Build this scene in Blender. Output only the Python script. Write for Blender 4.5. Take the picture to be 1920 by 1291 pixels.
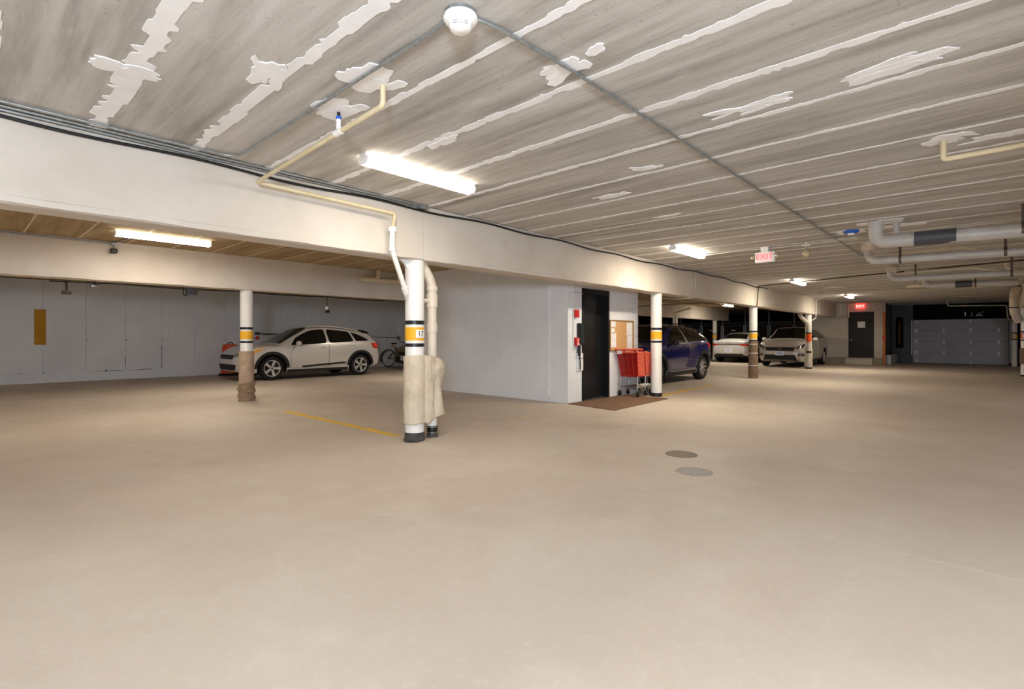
import bpy, bmesh, math, random
from mathutils import Vector, Matrix
R = math.radians
PI = math.pi
scene = bpy.context.scene
for o in list(bpy.data.objects):
    bpy.data.objects.remove(o)
COL = scene.collection

# ------------------------------------------------------------------ camera, world, exposure
cam_d = bpy.data.cameras.new('camera')
cam = bpy.data.objects.new('camera', cam_d)
COL.objects.link(cam)
cam.location = (0, 0, 1.2)
cam.rotation_euler = (R(90), 0, R(-47.52))
cam_d.sensor_width = 36
cam_d.lens = 36 * 961 / 1920
cam_d.shift_y = -13.5 / 1920
cam_d.clip_start = 0.05
scene.camera = cam
w = bpy.data.worlds.new('world')
scene.world = w
w.use_nodes = True
w.node_tree.nodes['Background'].inputs[0].default_value = (0.02, 0.02, 0.022, 1)
w.node_tree.nodes['Background'].inputs[1].default_value = 1.0
vs = scene.view_settings
vs.view_transform = 'Standard'
vs.look = 'None'
vs.exposure = 0.88
vs.gamma = 1
vs.use_curve_mapping = False
LAMP = 66.0            # radiance of a lit lamp cover
fl = bpy.data.lights.new('camera_flash', 'POINT')      # the photographer's flash
fl.energy = 600
fl.color = (0.76, 0.87, 1.0)
fl.shadow_soft_size = 0.3
flo = bpy.data.objects.new('camera_flash', fl)
COL.objects.link(flo)
flo.location = (-1.6, -1.5, 1.7)
scene.cycles.max_bounces = 10
scene.cycles.diffuse_bounces = 7
scene.cycles.glossy_bounces = 3
scene.cycles.sample_clamp_indirect = 8
scene.cycles.use_denoising = True
scene.cycles.caustics_reflective = False
scene.cycles.caustics_refractive = False

ZC, ZB = 2.71, 2.09      # ceiling height, underside of the beams

# ------------------------------------------------------------------ materials
MATS = {}


def srgb(c):
    def f(x):
        x = x / 255.0
        return x / 12.92 if x <= 0.04045 else ((x + 0.055) / 1.055) ** 2.4
    return tuple(f(x) for x in c) + (1.0,)


def mat(name, col, rough=0.6, metal=0.0, spec=0.5, emit=0.0, emit_col=None, coat=0.0):
    m = bpy.data.materials.new(name)
    m.use_nodes = True
    b = m.node_tree.nodes['Principled BSDF']
    b.inputs['Base Color'].default_value = srgb(col)
    b.inputs['Roughness'].default_value = rough
    b.inputs['Metallic'].default_value = metal
    b.inputs['Specular IOR Level'].default_value = spec
    if coat:
        b.inputs['Coat Weight'].default_value = coat
        b.inputs['Coat Roughness'].default_value = 0.04
    if emit:
        b.inputs['Emission Color'].default_value = srgb(emit_col or col)
        b.inputs['Emission Strength'].default_value = emit
    MATS[name] = m
    return m


def nmat(name, cols, scale=4.0, stretch=(1, 1, 1), rough=0.8, bump=0.0, bump_scale=60.0, detail=6.0, spec=0.3,
         coords='world', speck=None, metal=0.0, layer=None, rnd=0.0, rough_var=0.0):
    """Noise-mixed colours. cols: [(position, colour), ...]. layer: (colour, scale, stretch, low, high, amount) laid over."""
    m = mat(name, cols[0][1], rough, metal, spec)
    nt = m.node_tree
    N, L = nt.nodes, nt.links
    b = N['Principled BSDF']
    if coords == 'world':
        g = N.new('ShaderNodeNewGeometry'); src = g.outputs['Position']
    else:
        g = N.new('ShaderNodeTexCoord'); src = g.outputs['Object']
    if rnd:
        oi = N.new('ShaderNodeObjectInfo')
        mu = N.new('ShaderNodeMath'); mu.operation = 'MULTIPLY'; mu.inputs[1].default_value = rnd
        L.new(oi.outputs['Random'], mu.inputs[0])
        ad = N.new('ShaderNodeVectorMath'); ad.operation = 'ADD'
        cx = N.new('ShaderNodeCombineXYZ')
        for i in range(3):
            L.new(mu.outputs[0], cx.inputs[i])
        L.new(src, ad.inputs[0]); L.new(cx.outputs[0], ad.inputs[1])
        src = ad.outputs[0]

    def noise(sc, st, det):
        mp = N.new('ShaderNodeMapping')
        mp.inputs['Scale'].default_value = st
        L.new(src, mp.inputs['Vector'])
        n = N.new('ShaderNodeTexNoise')
        n.inputs['Scale'].default_value = sc
        n.inputs['Detail'].default_value = det
        n.inputs['Roughness'].default_value = 0.6
        L.new(mp.outputs[0], n.inputs['Vector'])
        return n.outputs['Fac']
    r = N.new('ShaderNodeValToRGB')
    e = r.color_ramp.elements
    while len(e) < len(cols):
        e.new(0.5)
    for k, (p, c) in enumerate(cols):
        e[k].position = p
        e[k].color = srgb(c)
    L.new(noise(scale, stretch, detail), r.inputs['Fac'])
    out = r.outputs['Color']
    for lay in ([layer] if layer and not isinstance(layer, list) else (layer or [])):
        c, sc, st, lo, hi, amt = lay
        mr = N.new('ShaderNodeMapRange')
        mr.inputs['From Min'].default_value = lo
        mr.inputs['From Max'].default_value = hi
        mr.inputs['To Max'].default_value = amt
        L.new(noise(sc, st, 8.0), mr.inputs['Value'])
        mx = N.new('ShaderNodeMix'); mx.data_type = 'RGBA'
        L.new(mr.outputs[0], mx.inputs['Factor'])
        L.new(out, mx.inputs[6])
        mx.inputs[7].default_value = srgb(c)
        out = mx.outputs[2]
    L.new(out, b.inputs['Base Color'])
    if bump:
        bp = N.new('ShaderNodeBump')
        bp.inputs['Strength'].default_value = bump
        bp.inputs['Distance'].default_value = 0.01
        L.new(noise(bump_scale, (1, 1, 1), 5.0), bp.inputs['Height'])
        L.new(bp.outputs[0], b.inputs['Normal'])
    return m


M = {}
M['floor'] = nmat('polished_concrete', [(0.25, (183, 169, 154)), (0.5, (196, 183, 169)), (0.75, (205, 195, 183))], 0.45, rough=0.6, bump=0.05,
                  bump_scale=45, spec=0.3, detail=9,
                  layer=[((214, 207, 196), 1.6, (1, 1, 1), 0.5, 0.72, 0.35), ((152, 138, 120), 0.7, (1.4, 0.8, 1), 0.56, 0.8, 0.42),
                         ((224, 219, 212), 20.0, (1, 1, 1), 0.54, 0.66, 0.13), ((140, 125, 106), 48.0, (1, 1, 1), 0.64, 0.74, 0.3)])
M['plank'] = nmat('grey_precast_concrete', [(0.3, (158, 155, 150)), (0.5, (190, 187, 182)), (0.72, (208, 206, 203))], 1.6, (5, 0.35, 1), rough=0.9,
                  bump=0.25, bump_scale=70, spec=0.15, rnd=7.0, detail=8,
                  layer=[((138, 132, 122), 2.4, (4, 0.35, 1), 0.52, 0.78, 0.65), ((216, 212, 206), 5.0, (2, 0.6, 1), 0.58, 0.74, 0.45),
                         ((116, 107, 94), 34.0, (1, 1, 1), 0.62, 0.72, 0.5)])
M['plank_tan'] = nmat('tan_precast_concrete', [(0.3, (142, 122, 92)), (0.5, (164, 144, 112)), (0.72, (178, 160, 130))], 1.6, (5, 0.35, 1), rough=0.9,
                  bump=0.2, bump_scale=70, spec=0.15, rnd=7.0, detail=8, layer=((120, 100, 72), 2.4, (4, 0.35, 1), 0.52, 0.78, 0.5))
M['caulk_tan'] = nmat('cream_joint_filler', [(0.3, (206, 194, 170)), (0.7, (220, 209, 188))], 6, rough=0.85, spec=0.2)
M['caulk'] = nmat('white_joint_filler', [(0.3, (236, 236, 238)), (0.7, (248, 248, 250))], 6, rough=0.85, spec=0.2)
M['slab'] = nmat('raw_concrete', [(0.3, (120, 112, 100)), (0.7, (150, 142, 130))], 2, rough=0.9, spec=0.2)
M['beam'] = nmat('cream_painted_concrete', [(0.3, (200, 191, 179)), (0.6, (212, 204, 194)), (0.8, (220, 213, 204))], 1.3, rough=0.8, bump=0.12, bump_scale=38, spec=0.2,
                 layer=((186, 172, 155), 3.5, (1, 1, 1), 0.62, 0.8, 0.45))
M['wall'] = nmat('grey_painted_wall', [(0.3, (214, 216, 221)), (0.7, (228, 230, 234))], 0.9, rough=0.75, bump=0.08, bump_scale=30, spec=0.25,
                 layer=((184, 184, 184), 2.2, (1, 1, 2), 0.64, 0.82, 0.35))
M['block'] = nmat('painted_block', [(0.3, (226, 228, 233)), (0.7, (235, 237, 241))], 1.5, rough=0.72, bump=0.1, bump_scale=55, spec=0.25)
M['wall_dark'] = nmat('dark_slate_paint', [(0.3, (96, 98, 106)), (0.7, (112, 114, 122))], 1.5, rough=0.8, spec=0.2)
M['black_and_shade'] = nmat('black_and_painted_shade', [(0.3, (16, 15, 15)), (0.7, (24, 22, 21))], 2, rough=0.85, spec=0.15)  # black of real gear; on unlit walls it stands in for shade
M['wall_warm'] = nmat('warm_grey_paint', [(0.3, (196, 188, 175)), (0.7, (212, 205, 194))], 1.0, rough=0.8, spec=0.2)
M['curb'] = nmat('curb_concrete', [(0.3, (150, 138, 120)), (0.7, (172, 160, 142))], 3, rough=0.9, spec=0.15)
M['white_paint'] = nmat('white_gloss_paint', [(0.3, (232, 231, 228)), (0.7, (242, 241, 238))], 3, rough=0.35, spec=0.45)
M['yellow_band'] = nmat('amber_band_paint', [(0.3, (240, 176, 36)), (0.7, (246, 188, 52))], 4, rough=0.5, spec=0.35)
M['black_tape'] = mat('black_tape', (22, 20, 22), 0.4)
M['rubber'] = nmat('black_rubber', [(0.3, (24, 24, 25)), (0.7, (36, 36, 36))], 12, rough=0.75, spec=0.25, coords='obj')
M['base_coat'] = nmat('worn_grey_sleeve', [(0.35, (58, 55, 56)), (0.65, (84, 80, 78))], 14, rough=0.6, spec=0.3)
M['quilt'] = nmat('beige_moving_blanket', [(0.3, (196, 182, 160)), (0.7, (216, 204, 184))], 6, rough=0.95, bump=0.5, bump_scale=22, spec=0.1,
                  layer=((158, 140, 112), 9, (1, 1, 1), 0.6, 0.78, 0.5))
M['carpet_wrap'] = nmat('beige_carpet_wrap', [(0.3, (164, 142, 122)), (0.7, (192, 170, 150))], 9, rough=0.95, bump=0.5, bump_scale=90, spec=0.1,
                        layer=((120, 102, 84), 7, (1, 1, 1), 0.6, 0.75, 0.5))
M['brown_wrap'] = nmat('brown_carpet_wrap', [(0.3, (112, 92, 76)), (0.7, (136, 116, 98))], 12, rough=0.95, bump=0.4, bump_scale=90, spec=0.1)
M['rope'] = nmat('jute_rope', [(0.3, (140, 116, 94)), (0.7, (176, 152, 128))], 40, rough=0.95, spec=0.1)
M['cream_pipe'] = nmat('cream_plastic_pipe', [(0.3, (214, 202, 184)), (0.7, (226, 216, 200))], 6, rough=0.4, spec=0.4)
M['ochre_pipe'] = nmat('aged_cream_plastic', [(0.3, (206, 190, 150)), (0.7, (224, 212, 180))], 6, rough=0.45, spec=0.4)
M['white_pipe'] = mat('white_plastic_pipe', (240, 239, 236), 0.35)
M['grey_pipe'] = nmat('grey_plastic_pipe', [(0.3, (176, 172, 166)), (0.7, (196, 192, 187))], 5, rough=0.35, spec=0.5)
M['dark_coupling'] = mat('dark_rubber_coupling', (70, 70, 76), 0.5)
M['galv'] = nmat('galvanised_steel', [(0.3, (140, 146, 148)), (0.7, (176, 182, 184))], 30, rough=0.38, metal=0.7, spec=0.5)
M['cable'] = mat('black_cable', (20, 19, 19), 0.5)
M['grey_cable'] = mat('grey_cable', (196, 192, 184), 0.5)
M['iron'] = nmat('brown_iron_pipe', [(0.3, (58, 48, 42)), (0.7, (80, 68, 58))], 20, rough=0.6, metal=0.3)
M['strap'] = mat('steel_strap', (96, 84, 74), 0.5, 0.6)
M['yellow_line'] = nmat('worn_yellow_line', [(0.36, (204, 184, 140)), (0.48, (230, 188, 76)), (0.7, (238, 196, 76))], 5, rough=0.7, spec=0.25)
M['ochre_paint'] = nmat('ochre_wall_paint', [(0.3, (180, 128, 28)), (0.7, (196, 144, 40))], 4, rough=0.7, spec=0.25)
M['black_metal'] = mat('black_metal', (14, 14, 16), 0.45)
M['elev_door'] = nmat('dark_elevator_enamel', [(0.3, (19, 20, 22)), (0.7, (25, 26, 29))], 2, rough=0.35, spec=0.4)
M['door_brown'] = nmat('dark_door_paint', [(0.3, (44, 42, 40)), (0.7, (54, 51, 48))], 2, rough=0.6, spec=0.3)
M['cork'] = nmat('cork', [(0.35, (196, 152, 100)), (0.65, (222, 180, 128))], 90, rough=0.9, spec=0.1)
M['wood_frame'] = mat('tan_wood_frame', (150, 116, 76), 0.6)
M['paper'] = nmat('white_paper', [(0.4, (232, 232, 232)), (0.6, (244, 244, 244))], 9, rough=0.8, spec=0.1)
M['ink'] = mat('dark_ink', (40, 40, 44), 0.8)
M['red_box'] = mat('red_enamel', (206, 30, 26), 0.4)
M['red_plastic'] = nmat('red_plastic', [(0.3, (146, 16, 10)), (0.7, (166, 24, 16))], 6, rough=0.35, spec=0.45, coords='obj')
M['coral_plastic'] = nmat('worn_coral_plastic', [(0.3, (214, 92, 66)), (0.7, (232, 122, 92))], 10, rough=0.45, spec=0.4, coords='obj')
M['chrome'] = mat('chrome', (200, 200, 200), 0.18, 1.0)
M['steel'] = mat('brushed_steel', (164, 162, 158), 0.35, 0.9)
M['mat_brown'] = nmat('brown_carpet_mat', [(0.3, (112, 88, 72)), (0.7, (142, 114, 94))], 26, rough=0.95, bump=0.5, bump_scale=160, spec=0.08)
M['iron_cover'] = nmat('pale_cast_cover', [(0.3, (150, 140, 128)), (0.7, (186, 176, 164))], 40, rough=0.7, bump=0.4, bump_scale=60, spec=0.3)
M['dark_cover'] = nmat('grey_cast_cover', [(0.3, (124, 112, 100)), (0.7, (146, 134, 120))], 30, rough=0.7, spec=0.3)
for nm_, k_, cc in (('lamp', 0.62, (255, 243, 224)), ('lamp_mid', 1.0, (255, 242, 222)), ('lamp_far', 1.5, (255, 240, 216)), ('lamp_fill', 1.0, (253, 249, 247))):
    M[nm_] = mat('lit_' + nm_ + '_cover', (255, 250, 244), 0.5, emit=LAMP * k_, emit_col=cc)
    M[nm_ + '_side'] = mat('lit_' + nm_ + '_cover_side', (255, 250, 244), 0.5, emit=LAMP * k_ * 0.16, emit_col=cc)
M['lamp_body'] = mat('white_lamp_housing', (238, 238, 236), 0.4)
M['detector'] = mat('white_plastic', (244, 244, 242), 0.4)
M['exit_red'] = mat('lit_exit_red', (236, 44, 40), 0.5, emit=2.2, emit_col=(240, 50, 44))
M['exit_pink'] = mat('washed_exit_pink', (248, 196, 198), 0.5, emit=0.25, emit_col=(250, 170, 174))
M['exit_letter'] = mat('lit_exit_letter', (255, 214, 206), 0.5, emit=1.4, emit_col=(255, 206, 196))
M['exit_letter_red'] = mat('flash_washed_exit_letter', (236, 138, 144), 0.5)  # letters and pink face are paled to show flash washout
M['glass_globe'] = mat('pale_glass_globe', (206, 192, 156), 0.08, 0.4)
M['blue'] = mat('blue_plastic', (24, 96, 196), 0.45)
M['orange_paint'] = nmat('orange_paint', [(0.3, (206, 112, 40)), (0.7, (224, 134, 60))], 5, rough=0.5)
M['orange_band'] = nmat('orange_red_band', [(0.3, (206, 70, 24)), (0.7, (220, 84, 36))], 5, rough=0.5)
M['gdoor'] = nmat('slate_door_paint', [(0.3, (172, 174, 186)), (0.7, (184, 186, 198))], 1.2, rough=0.55, spec=0.35)
M['cage_panel'] = nmat('dark_brown_slats', [(0.3, (44, 35, 31)), (0.7, (58, 47, 42))], 8, rough=0.8, spec=0.2)
M['drum_orange'] = mat('traffic_orange_plastic', (222, 78, 24), 0.45)
M['drum_white'] = mat('reflective_white_band', (230, 226, 218), 0.4)
M['bag'] = nmat('pale_cloth', [(0.3, (168, 164, 140)), (0.7, (210, 206, 186))], 9, rough=0.9)
M['bike_black'] = mat('black_bike_paint', (16, 16, 18), 0.35)
# car materials
M['silver'] = mat('silver_car_paint', (216, 213, 210), 0.3, 0.3, coat=0.8)
M['silver2'] = mat('warm_silver_car_paint', (196, 191, 187), 0.32, 0.3, coat=0.7)
M['greywhite'] = mat('pale_grey_car_paint', (214, 216, 220), 0.3, 0.2, coat=0.7)
M['navy'] = mat('deep_blue_car_paint', (14, 18, 92), 0.25, 0.2, coat=1.0)
M['olive'] = mat('olive_car_paint', (122, 112, 56), 0.35, 0.3, coat=0.5)
M['blackpaint'] = mat('black_car_paint', (14, 14, 17), 0.25, 0.0, coat=0.8)
M['trim'] = mat('matt_black_trim', (26, 25, 26), 0.6)
M['under'] = mat('black_underbody', (10, 10, 10), 0.9)
M['glass'] = mat('dark_car_glass', (12, 15, 15), 0.05, 0.0, 0.8)
M['glass_green'] = mat('green_tinted_glass', (46, 56, 52), 0.06, 0.0, 0.8)
M['lens_red'] = mat('red_lamp_lens', (196, 28, 22), 0.15)
M['lens_glow'] = mat('bright_red_reflector', (246, 70, 52), 0.2)
M['lens_amber'] = mat('amber_lamp_lens', (250, 170, 40), 0.15)
M['lens_clear'] = mat('clear_lamp_lens', (176, 176, 174), 0.1, 0.5)
M['lens_dark'] = mat('smoked_lamp_lens', (70, 68, 66), 0.12, 0.4)
M['alloy'] = mat('silver_alloy', (206, 204, 202), 0.3, 0.5)
M['alloy_dark'] = mat('dark_alloy', (40, 38, 40), 0.4, 0.5)
M['alloy_bronze'] = mat('grey_alloy', (120, 108, 104), 0.35, 0.6)
M['plate'] = mat('white_licence_plate', (236, 240, 250), 0.4)
M['plate_blue'] = mat('blue_plate_print', (96, 130, 200), 0.5)


# ------------------------------------------------------------------ mesh builder
class MB:
    def __init__(self):
        self.v, self.f, self.mi = [], [], []

    def add(self, vs, fs, mi=0):
        n = len(self.v)
        self.v += [tuple(p) for p in vs]
        self.f += [tuple(i + n for i in f) for f in fs]
        self.mi += [mi] * len(fs)
        return self

    def box(self, x0, x1, y0, y1, z0, z1, mi=0, bev=0.0):
        if bev <= 0:
            vs = [(x, y, z) for z in (z0, z1) for y in (y0, y1) for x in (x0, x1)]
            fs = [(0, 2, 3, 1), (4, 5, 7, 6), (0, 1, 5, 4), (2, 6, 7, 3), (0, 4, 6, 2), (1, 3, 7, 5)]
            return self.add(vs, fs, mi)
        bm = bmesh.new()
        bmesh.ops.create_cube(bm, size=1)
        for v in bm.verts:
            v.co = Vector(((x0 + x1) / 2 + v.co.x * (x1 - x0), (y0 + y1) / 2 + v.co.y * (y1 - y0), (z0 + z1) / 2 + v.co.z * (z1 - z0)))
        bmesh.ops.bevel(bm, geom=bm.edges[:], offset=bev, segments=2, profile=0.5, affect='EDGES')
        return self.bm(bm, mi)

    def bm(self, bm, mi=0, mx=None):
        bm.verts.ensure_lookup_table()
        bm.verts.index_update()
        self.add([(mx @ v.co) if mx else v.co for v in bm.verts], [[v.index for v in f.verts] for f in bm.faces], mi)
        bm.free()
        return self

    def quad(self, a, b, c, d, mi=0):
        return self.add([a, b, c, d], [(0, 1, 2, 3)], mi)

    def tube(self, pts, r, seg=12, fillet=0.0, mi=0, cap=True, steps=6):
        """A round bar along a polyline; corners are rounded by fillet. r may be a list, one per point (then no fillet)."""
        pts = [Vector(p) for p in pts]
        if fillet > 0 and len(pts) > 2:
            q = [pts[0]]
            for i in range(1, len(pts) - 1):
                a, b, c = pts[i - 1], pts[i], pts[i + 1]
                d0, d1 = (a - b), (c - b)
                f = min(fillet, d0.length * 0.49, d1.length * 0.49)
                s, e = b + d0.normalized() * f, b + d1.normalized() * f
                for k in range(steps + 1):
                    t = k / steps
                    q.append((1 - t) ** 2 * s + 2 * t * (1 - t) * b + t * t * e)
            q.append(pts[-1])
            pts = q
        rs = r if isinstance(r, (list, tuple)) else [r] * len(pts)
        n = len(pts)
        tg = []
        for i in range(n):
            d = (pts[min(i + 1, n - 1)] - pts[max(i - 1, 0)])
            tg.append(d.normalized() if d.length > 1e-9 else Vector((0, 0, 1)))
        up = Vector((0, 0, 1)) if abs(tg[0].z) < 0.9 else Vector((1, 0, 0))
        nx = tg[0].cross(up).normalized()
        vs, fs = [], []
        for i in range(n):
            nx = (nx - tg[i] * nx.dot(tg[i])).normalized()
            ny = tg[i].cross(nx)
            for k in range(seg):
                a = 2 * PI * k / seg
                vs.append(pts[i] + (nx * math.cos(a) + ny * math.sin(a)) * rs[i])
        for i in range(n - 1):
            for k in range(seg):
                a, b = i * seg + k, i * seg + (k + 1) % seg
                fs.append((a, b, b + seg, a + seg))
        if cap:
            fs.append(tuple(range(seg - 1, -1, -1)))
            fs.append(tuple((n - 1) * seg + k for k in range(seg)))
        return self.add(vs, fs, mi)

    def lathe(self, prof, c=(0, 0, 0), axis='z', seg=24, mi=0, closed=False):
        """prof: [(radius, height)]"""
        vs, fs = [], []
        n = len(prof)
        for k in range(seg):
            a = 2 * PI * k / seg
            ca, sa = math.cos(a), math.sin(a)
            for r, h in prof:
                if axis == 'z':
                    p = (c[0] + r * ca, c[1] + r * sa, c[2] + h)
                elif axis == 'y':
                    p = (c[0] + r * ca, c[1] + h, c[2] + r * sa)
                else:
                    p = (c[0] + h, c[1] + r * ca, c[2] + r * sa)
                vs.append(p)
        m = n if closed else n - 1
        for k in range(seg):
            k2 = (k + 1) % seg
            for i in range(m):
                j = (i + 1) % n
                fs.append((k * n + i, k2 * n + i, k2 * n + j, k * n + j))
        return self.add(vs, fs, mi)

    def cyl(self, c, r, z0, z1, axis='z', seg=24, mi=0):
        return self.lathe([(0.0001, z0), (r, z0), (r, z1), (0.0001, z1)], c, axis, seg, mi)

    def prism(self, poly, axis, a, b, mi=0):
        """poly in the two other axes (in xyz order), extruded along axis from a to b."""
        def P(p, h):
            return {'x': (h, p[0], p[1]), 'y': (p[0], h, p[1]), 'z': (p[0], p[1], h)}[axis]
        n = len(poly)
        vs = [P(p, a) for p in poly] + [P(p, b) for p in poly]
        fs = [tuple(range(n - 1, -1, -1)), tuple(range(n, 2 * n))] + [(i, (i + 1) % n, n + (i + 1) % n, n + i) for i in range(n)]
        return self.add(vs, fs, mi)

    def sphere(self, c, r, seg=20, rings=12, mi=0, sc=(1, 1, 1)):
        vs, fs = [], []
        for i in range(rings + 1):
            t = PI * i / rings
            for k in range(seg):
                a = 2 * PI * k / seg
                vs.append((c[0] + r * sc[0] * math.sin(t) * math.cos(a), c[1] + r * sc[1] * math.sin(t) * math.sin(a), c[2] + r * sc[2] * math.cos(t)))
        for i in range(rings):
            for k in range(seg):
                k2 = (k + 1) % seg
                fs.append((i * seg + k, (i + 1) * seg + k, (i + 1) * seg + k2, i * seg + k2))
        return self.add(vs, fs, mi)

    def mesh(self, name, mats, smooth=False):
        me = bpy.data.meshes.new(name)
        me.from_pydata(self.v, [], self.f)
        for m in (mats if isinstance(mats, (list, tuple)) else [mats]):
            me.materials.append(M[m] if isinstance(m, str) else m)
        me.polygons.foreach_set('material_index', self.mi)
        bm = bmesh.new(); bm.from_mesh(me)
        bmesh.ops.remove_doubles(bm, verts=bm.verts[:], dist=1e-5)
        bmesh.ops.recalc_face_normals(bm, faces=bm.faces[:])
        bm.to_mesh(me); bm.free()
        if smooth is not False:
            me.polygons.foreach_set('use_smooth', [True] * len(me.polygons))
            if smooth is not True:
                me.set_sharp_from_angle(angle=R(smooth))
        me.update()
        return me

    def obj(self, name, mats, parent=None, smooth=False, loc=None):
        me = self.mesh(name, mats, smooth)
        o = bpy.data.objects.new(name, me)
        COL.objects.link(o)
        if parent:
            o.parent = parent
        if loc:
            o.location = loc
        return o


def tag(o, label=None, cat=None, group=None, kind=None):
    if label: o['label'] = label
    if cat: o['category'] = cat
    if group: o['group'] = group
    if kind: o['kind'] = kind
    return o


def empty(name, loc=(0, 0, 0), rz=0.0, parent=None):
    o = bpy.data.objects.new(name, None)
    COL.objects.link(o)
    o.empty_display_size = 0.2
    o.location = loc
    o.rotation_euler = (0, 0, rz)
    if parent:
        o.parent = parent
    return o


def inst(me, name, parent=None, loc=(0, 0, 0), rot=(0, 0, 0), sc=None):
    o = bpy.data.objects.new(name, me)
    COL.objects.link(o)
    o.location = loc
    o.rotation_euler = rot
    if sc: o.scale = sc
    if parent: o.parent = parent
    return o


def copy_tree(o, parent=None):
    c = o.copy()
    COL.objects.link(c)
    c.parent = parent
    for ch in list(o.children):
        copy_tree(ch, c)
    return c


_TXT = {}


def text_mb(s, size, depth=0.004, mx=None, spacing=1.0):
    """Lettering as geometry; lies in local XY, centred, facing +Z, then moved by mx."""
    cu = bpy.data.curves.new('lettering', 'FONT')
    cu.body = s; cu.size = size; cu.extrude = depth / 2; cu.align_x = 'CENTER'; cu.align_y = 'CENTER'; cu.resolution_u = 3
    cu.space_character = spacing
    ob = bpy.data.objects.new('lettering', cu)
    COL.objects.link(ob)
    dg = bpy.context.evaluated_depsgraph_get()
    me = bpy.data.meshes.new_from_object(ob.evaluated_get(dg))
    mb = MB()
    vs = [(mx @ v.co) if mx else v.co for v in me.vertices]
    mb.add(vs, [tuple(p.vertices) for p in me.polygons])
    bpy.data.objects.remove(ob); bpy.data.curves.remove(cu); bpy.data.meshes.remove(me)
    return mb


def face_mx(loc, normal, up=(0, 0, 1)):
    """Matrix that takes local XY-facing-Z to a plane at loc facing normal."""
    z = Vector(normal).normalized(); u = Vector(up)
    x = u.cross(z).normalized(); y = z.cross(x)
    return Matrix(((x.x, y.x, z.x, loc[0]), (x.y, y.y, z.y, loc[1]), (x.z, y.z, z.z, loc[2]), (0, 0, 0, 1)))


rng = random.Random(7)

# ------------------------------------------------------------------ floor
UMIN, UMAX, VMIN, VMAX = -9.0, 33.4, -6.5, 18.3
floor = MB().box(UMIN, UMAX, VMIN, VMAX, -0.3, -0.012).obj('floor', 'slab')
tag(floor, 'pale tan concrete garage floor with faint joints', kind='structure')
ucuts = [UMIN, -2.65, 3.56, 9.72, 15.9, 22.1, UMAX]
for i in range(len(ucuts) - 1):
    for j, (a, b) in enumerate([(VMIN, 18.2)]):
        MB().box(ucuts[i] + 0.002, ucuts[i + 1] - 0.002, a, b, -0.012, 0).obj('slab', 'floor', floor)

# ------------------------------------------------------------------ ceiling: hollow planks with filled joints
ceiling = MB().box(UMIN, UMAX, VMIN, VMAX, ZC + 0.02, ZC + 0.3).obj('ceiling', 'slab')
tag(ceiling, 'grey precast plank ceiling with white filled joints', kind='structure')
PITCH, U0 = 0.605, 0.695
BAYS = [(-6.45, -1.13), (-0.90, 4.80), (5.02, 10.20), (10.42, 18.25)]
kmin, kmax = int(math.floor((-3.2 - U0) / PITCH)), int(math.ceil((33.2 - U0) / PITCH))
pmesh = {}
for b, (v0, v1) in enumerate(BAYS):
    if b == 0:
        MB().box(UMIN, UMAX, v0, v1 + 0.2, ZC, ZC + 0.02).obj('plank_field', 'plank', ceiling)['kind'] = 'stuff'
        continue
    me = MB().box(0.006, PITCH - 0.006, v0, v1, ZC, ZC + 0.02).mesh('plank', 'plank' if b == 1 else 'plank_tan')
    for k in range(kmin, kmax):
        inst(me, 'plank', ceiling, (U0 + k * PITCH, 0, 0))
    MB().box(UMIN, U0 + kmin * PITCH, v0, v1, ZC, ZC + 0.02).obj('plank_field', 'plank' if b == 1 else 'plank_tan', ceiling)['kind'] = 'stuff'


def joint_strip(u, v0, v1, wd, rough, r):
    n = max(2, int((v1 - v0) / 0.028))
    L, Rr = [], []
    wl = wr = wd / 2
    for i in range(n + 1):
        v = v0 + (v1 - v0) * i / n
        if r.random() < 0.4:
            wl = wd / 2 * (1 + rough * r.uniform(-0.7, 1.0))
        if r.random() < 0.35:
            wr = wd / 2 * (1 + rough * r.uniform(-0.7, 1.0))
        L.append((u - max(wl, 0.006), v)); Rr.append((u + max(wr, 0.006), v))
    mb = MB()
    z = ZC - 0.003
    vs = [(p[0], p[1], z) for p in L] + [(p[0], p[1], z) for p in Rr]
    vs += [(p[0], p[1], ZC + 0.01) for p in L] + [(p[0], p[1], ZC + 0.01) for p in Rr]
    m = n + 1
    fs = [(i, i + 1, m + i + 1, m + i) for i in range(n)]
    fs += [(i, 2 * m + i, 2 * m + i + 1, i + 1) for i in range(n)] + [(m + i, m + i + 1, 3 * m + i + 1, 3 * m + i) for i in range(n)]
    return mb.add(vs, fs)


for k in range(kmin, kmax):
    u = U0 + k * PITCH
    near = u < 1.6
    wd = (0.085 if k in (-1, 0) else 0.062 if k == 1 else 0.05 if k in (2, 3, 4, 5) else 0.034) * rng.uniform(0.85, 1.15)
    joint_strip(u, -0.9, 4.78, wd, 0.75 if near else 0.6, rng).obj('joint', 'caulk', ceiling)
    if u < 22:
        joint_strip(u, 5.02, 10.18, 0.02, 0.4, rng).obj('joint', 'caulk_tan', ceiling)


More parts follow.
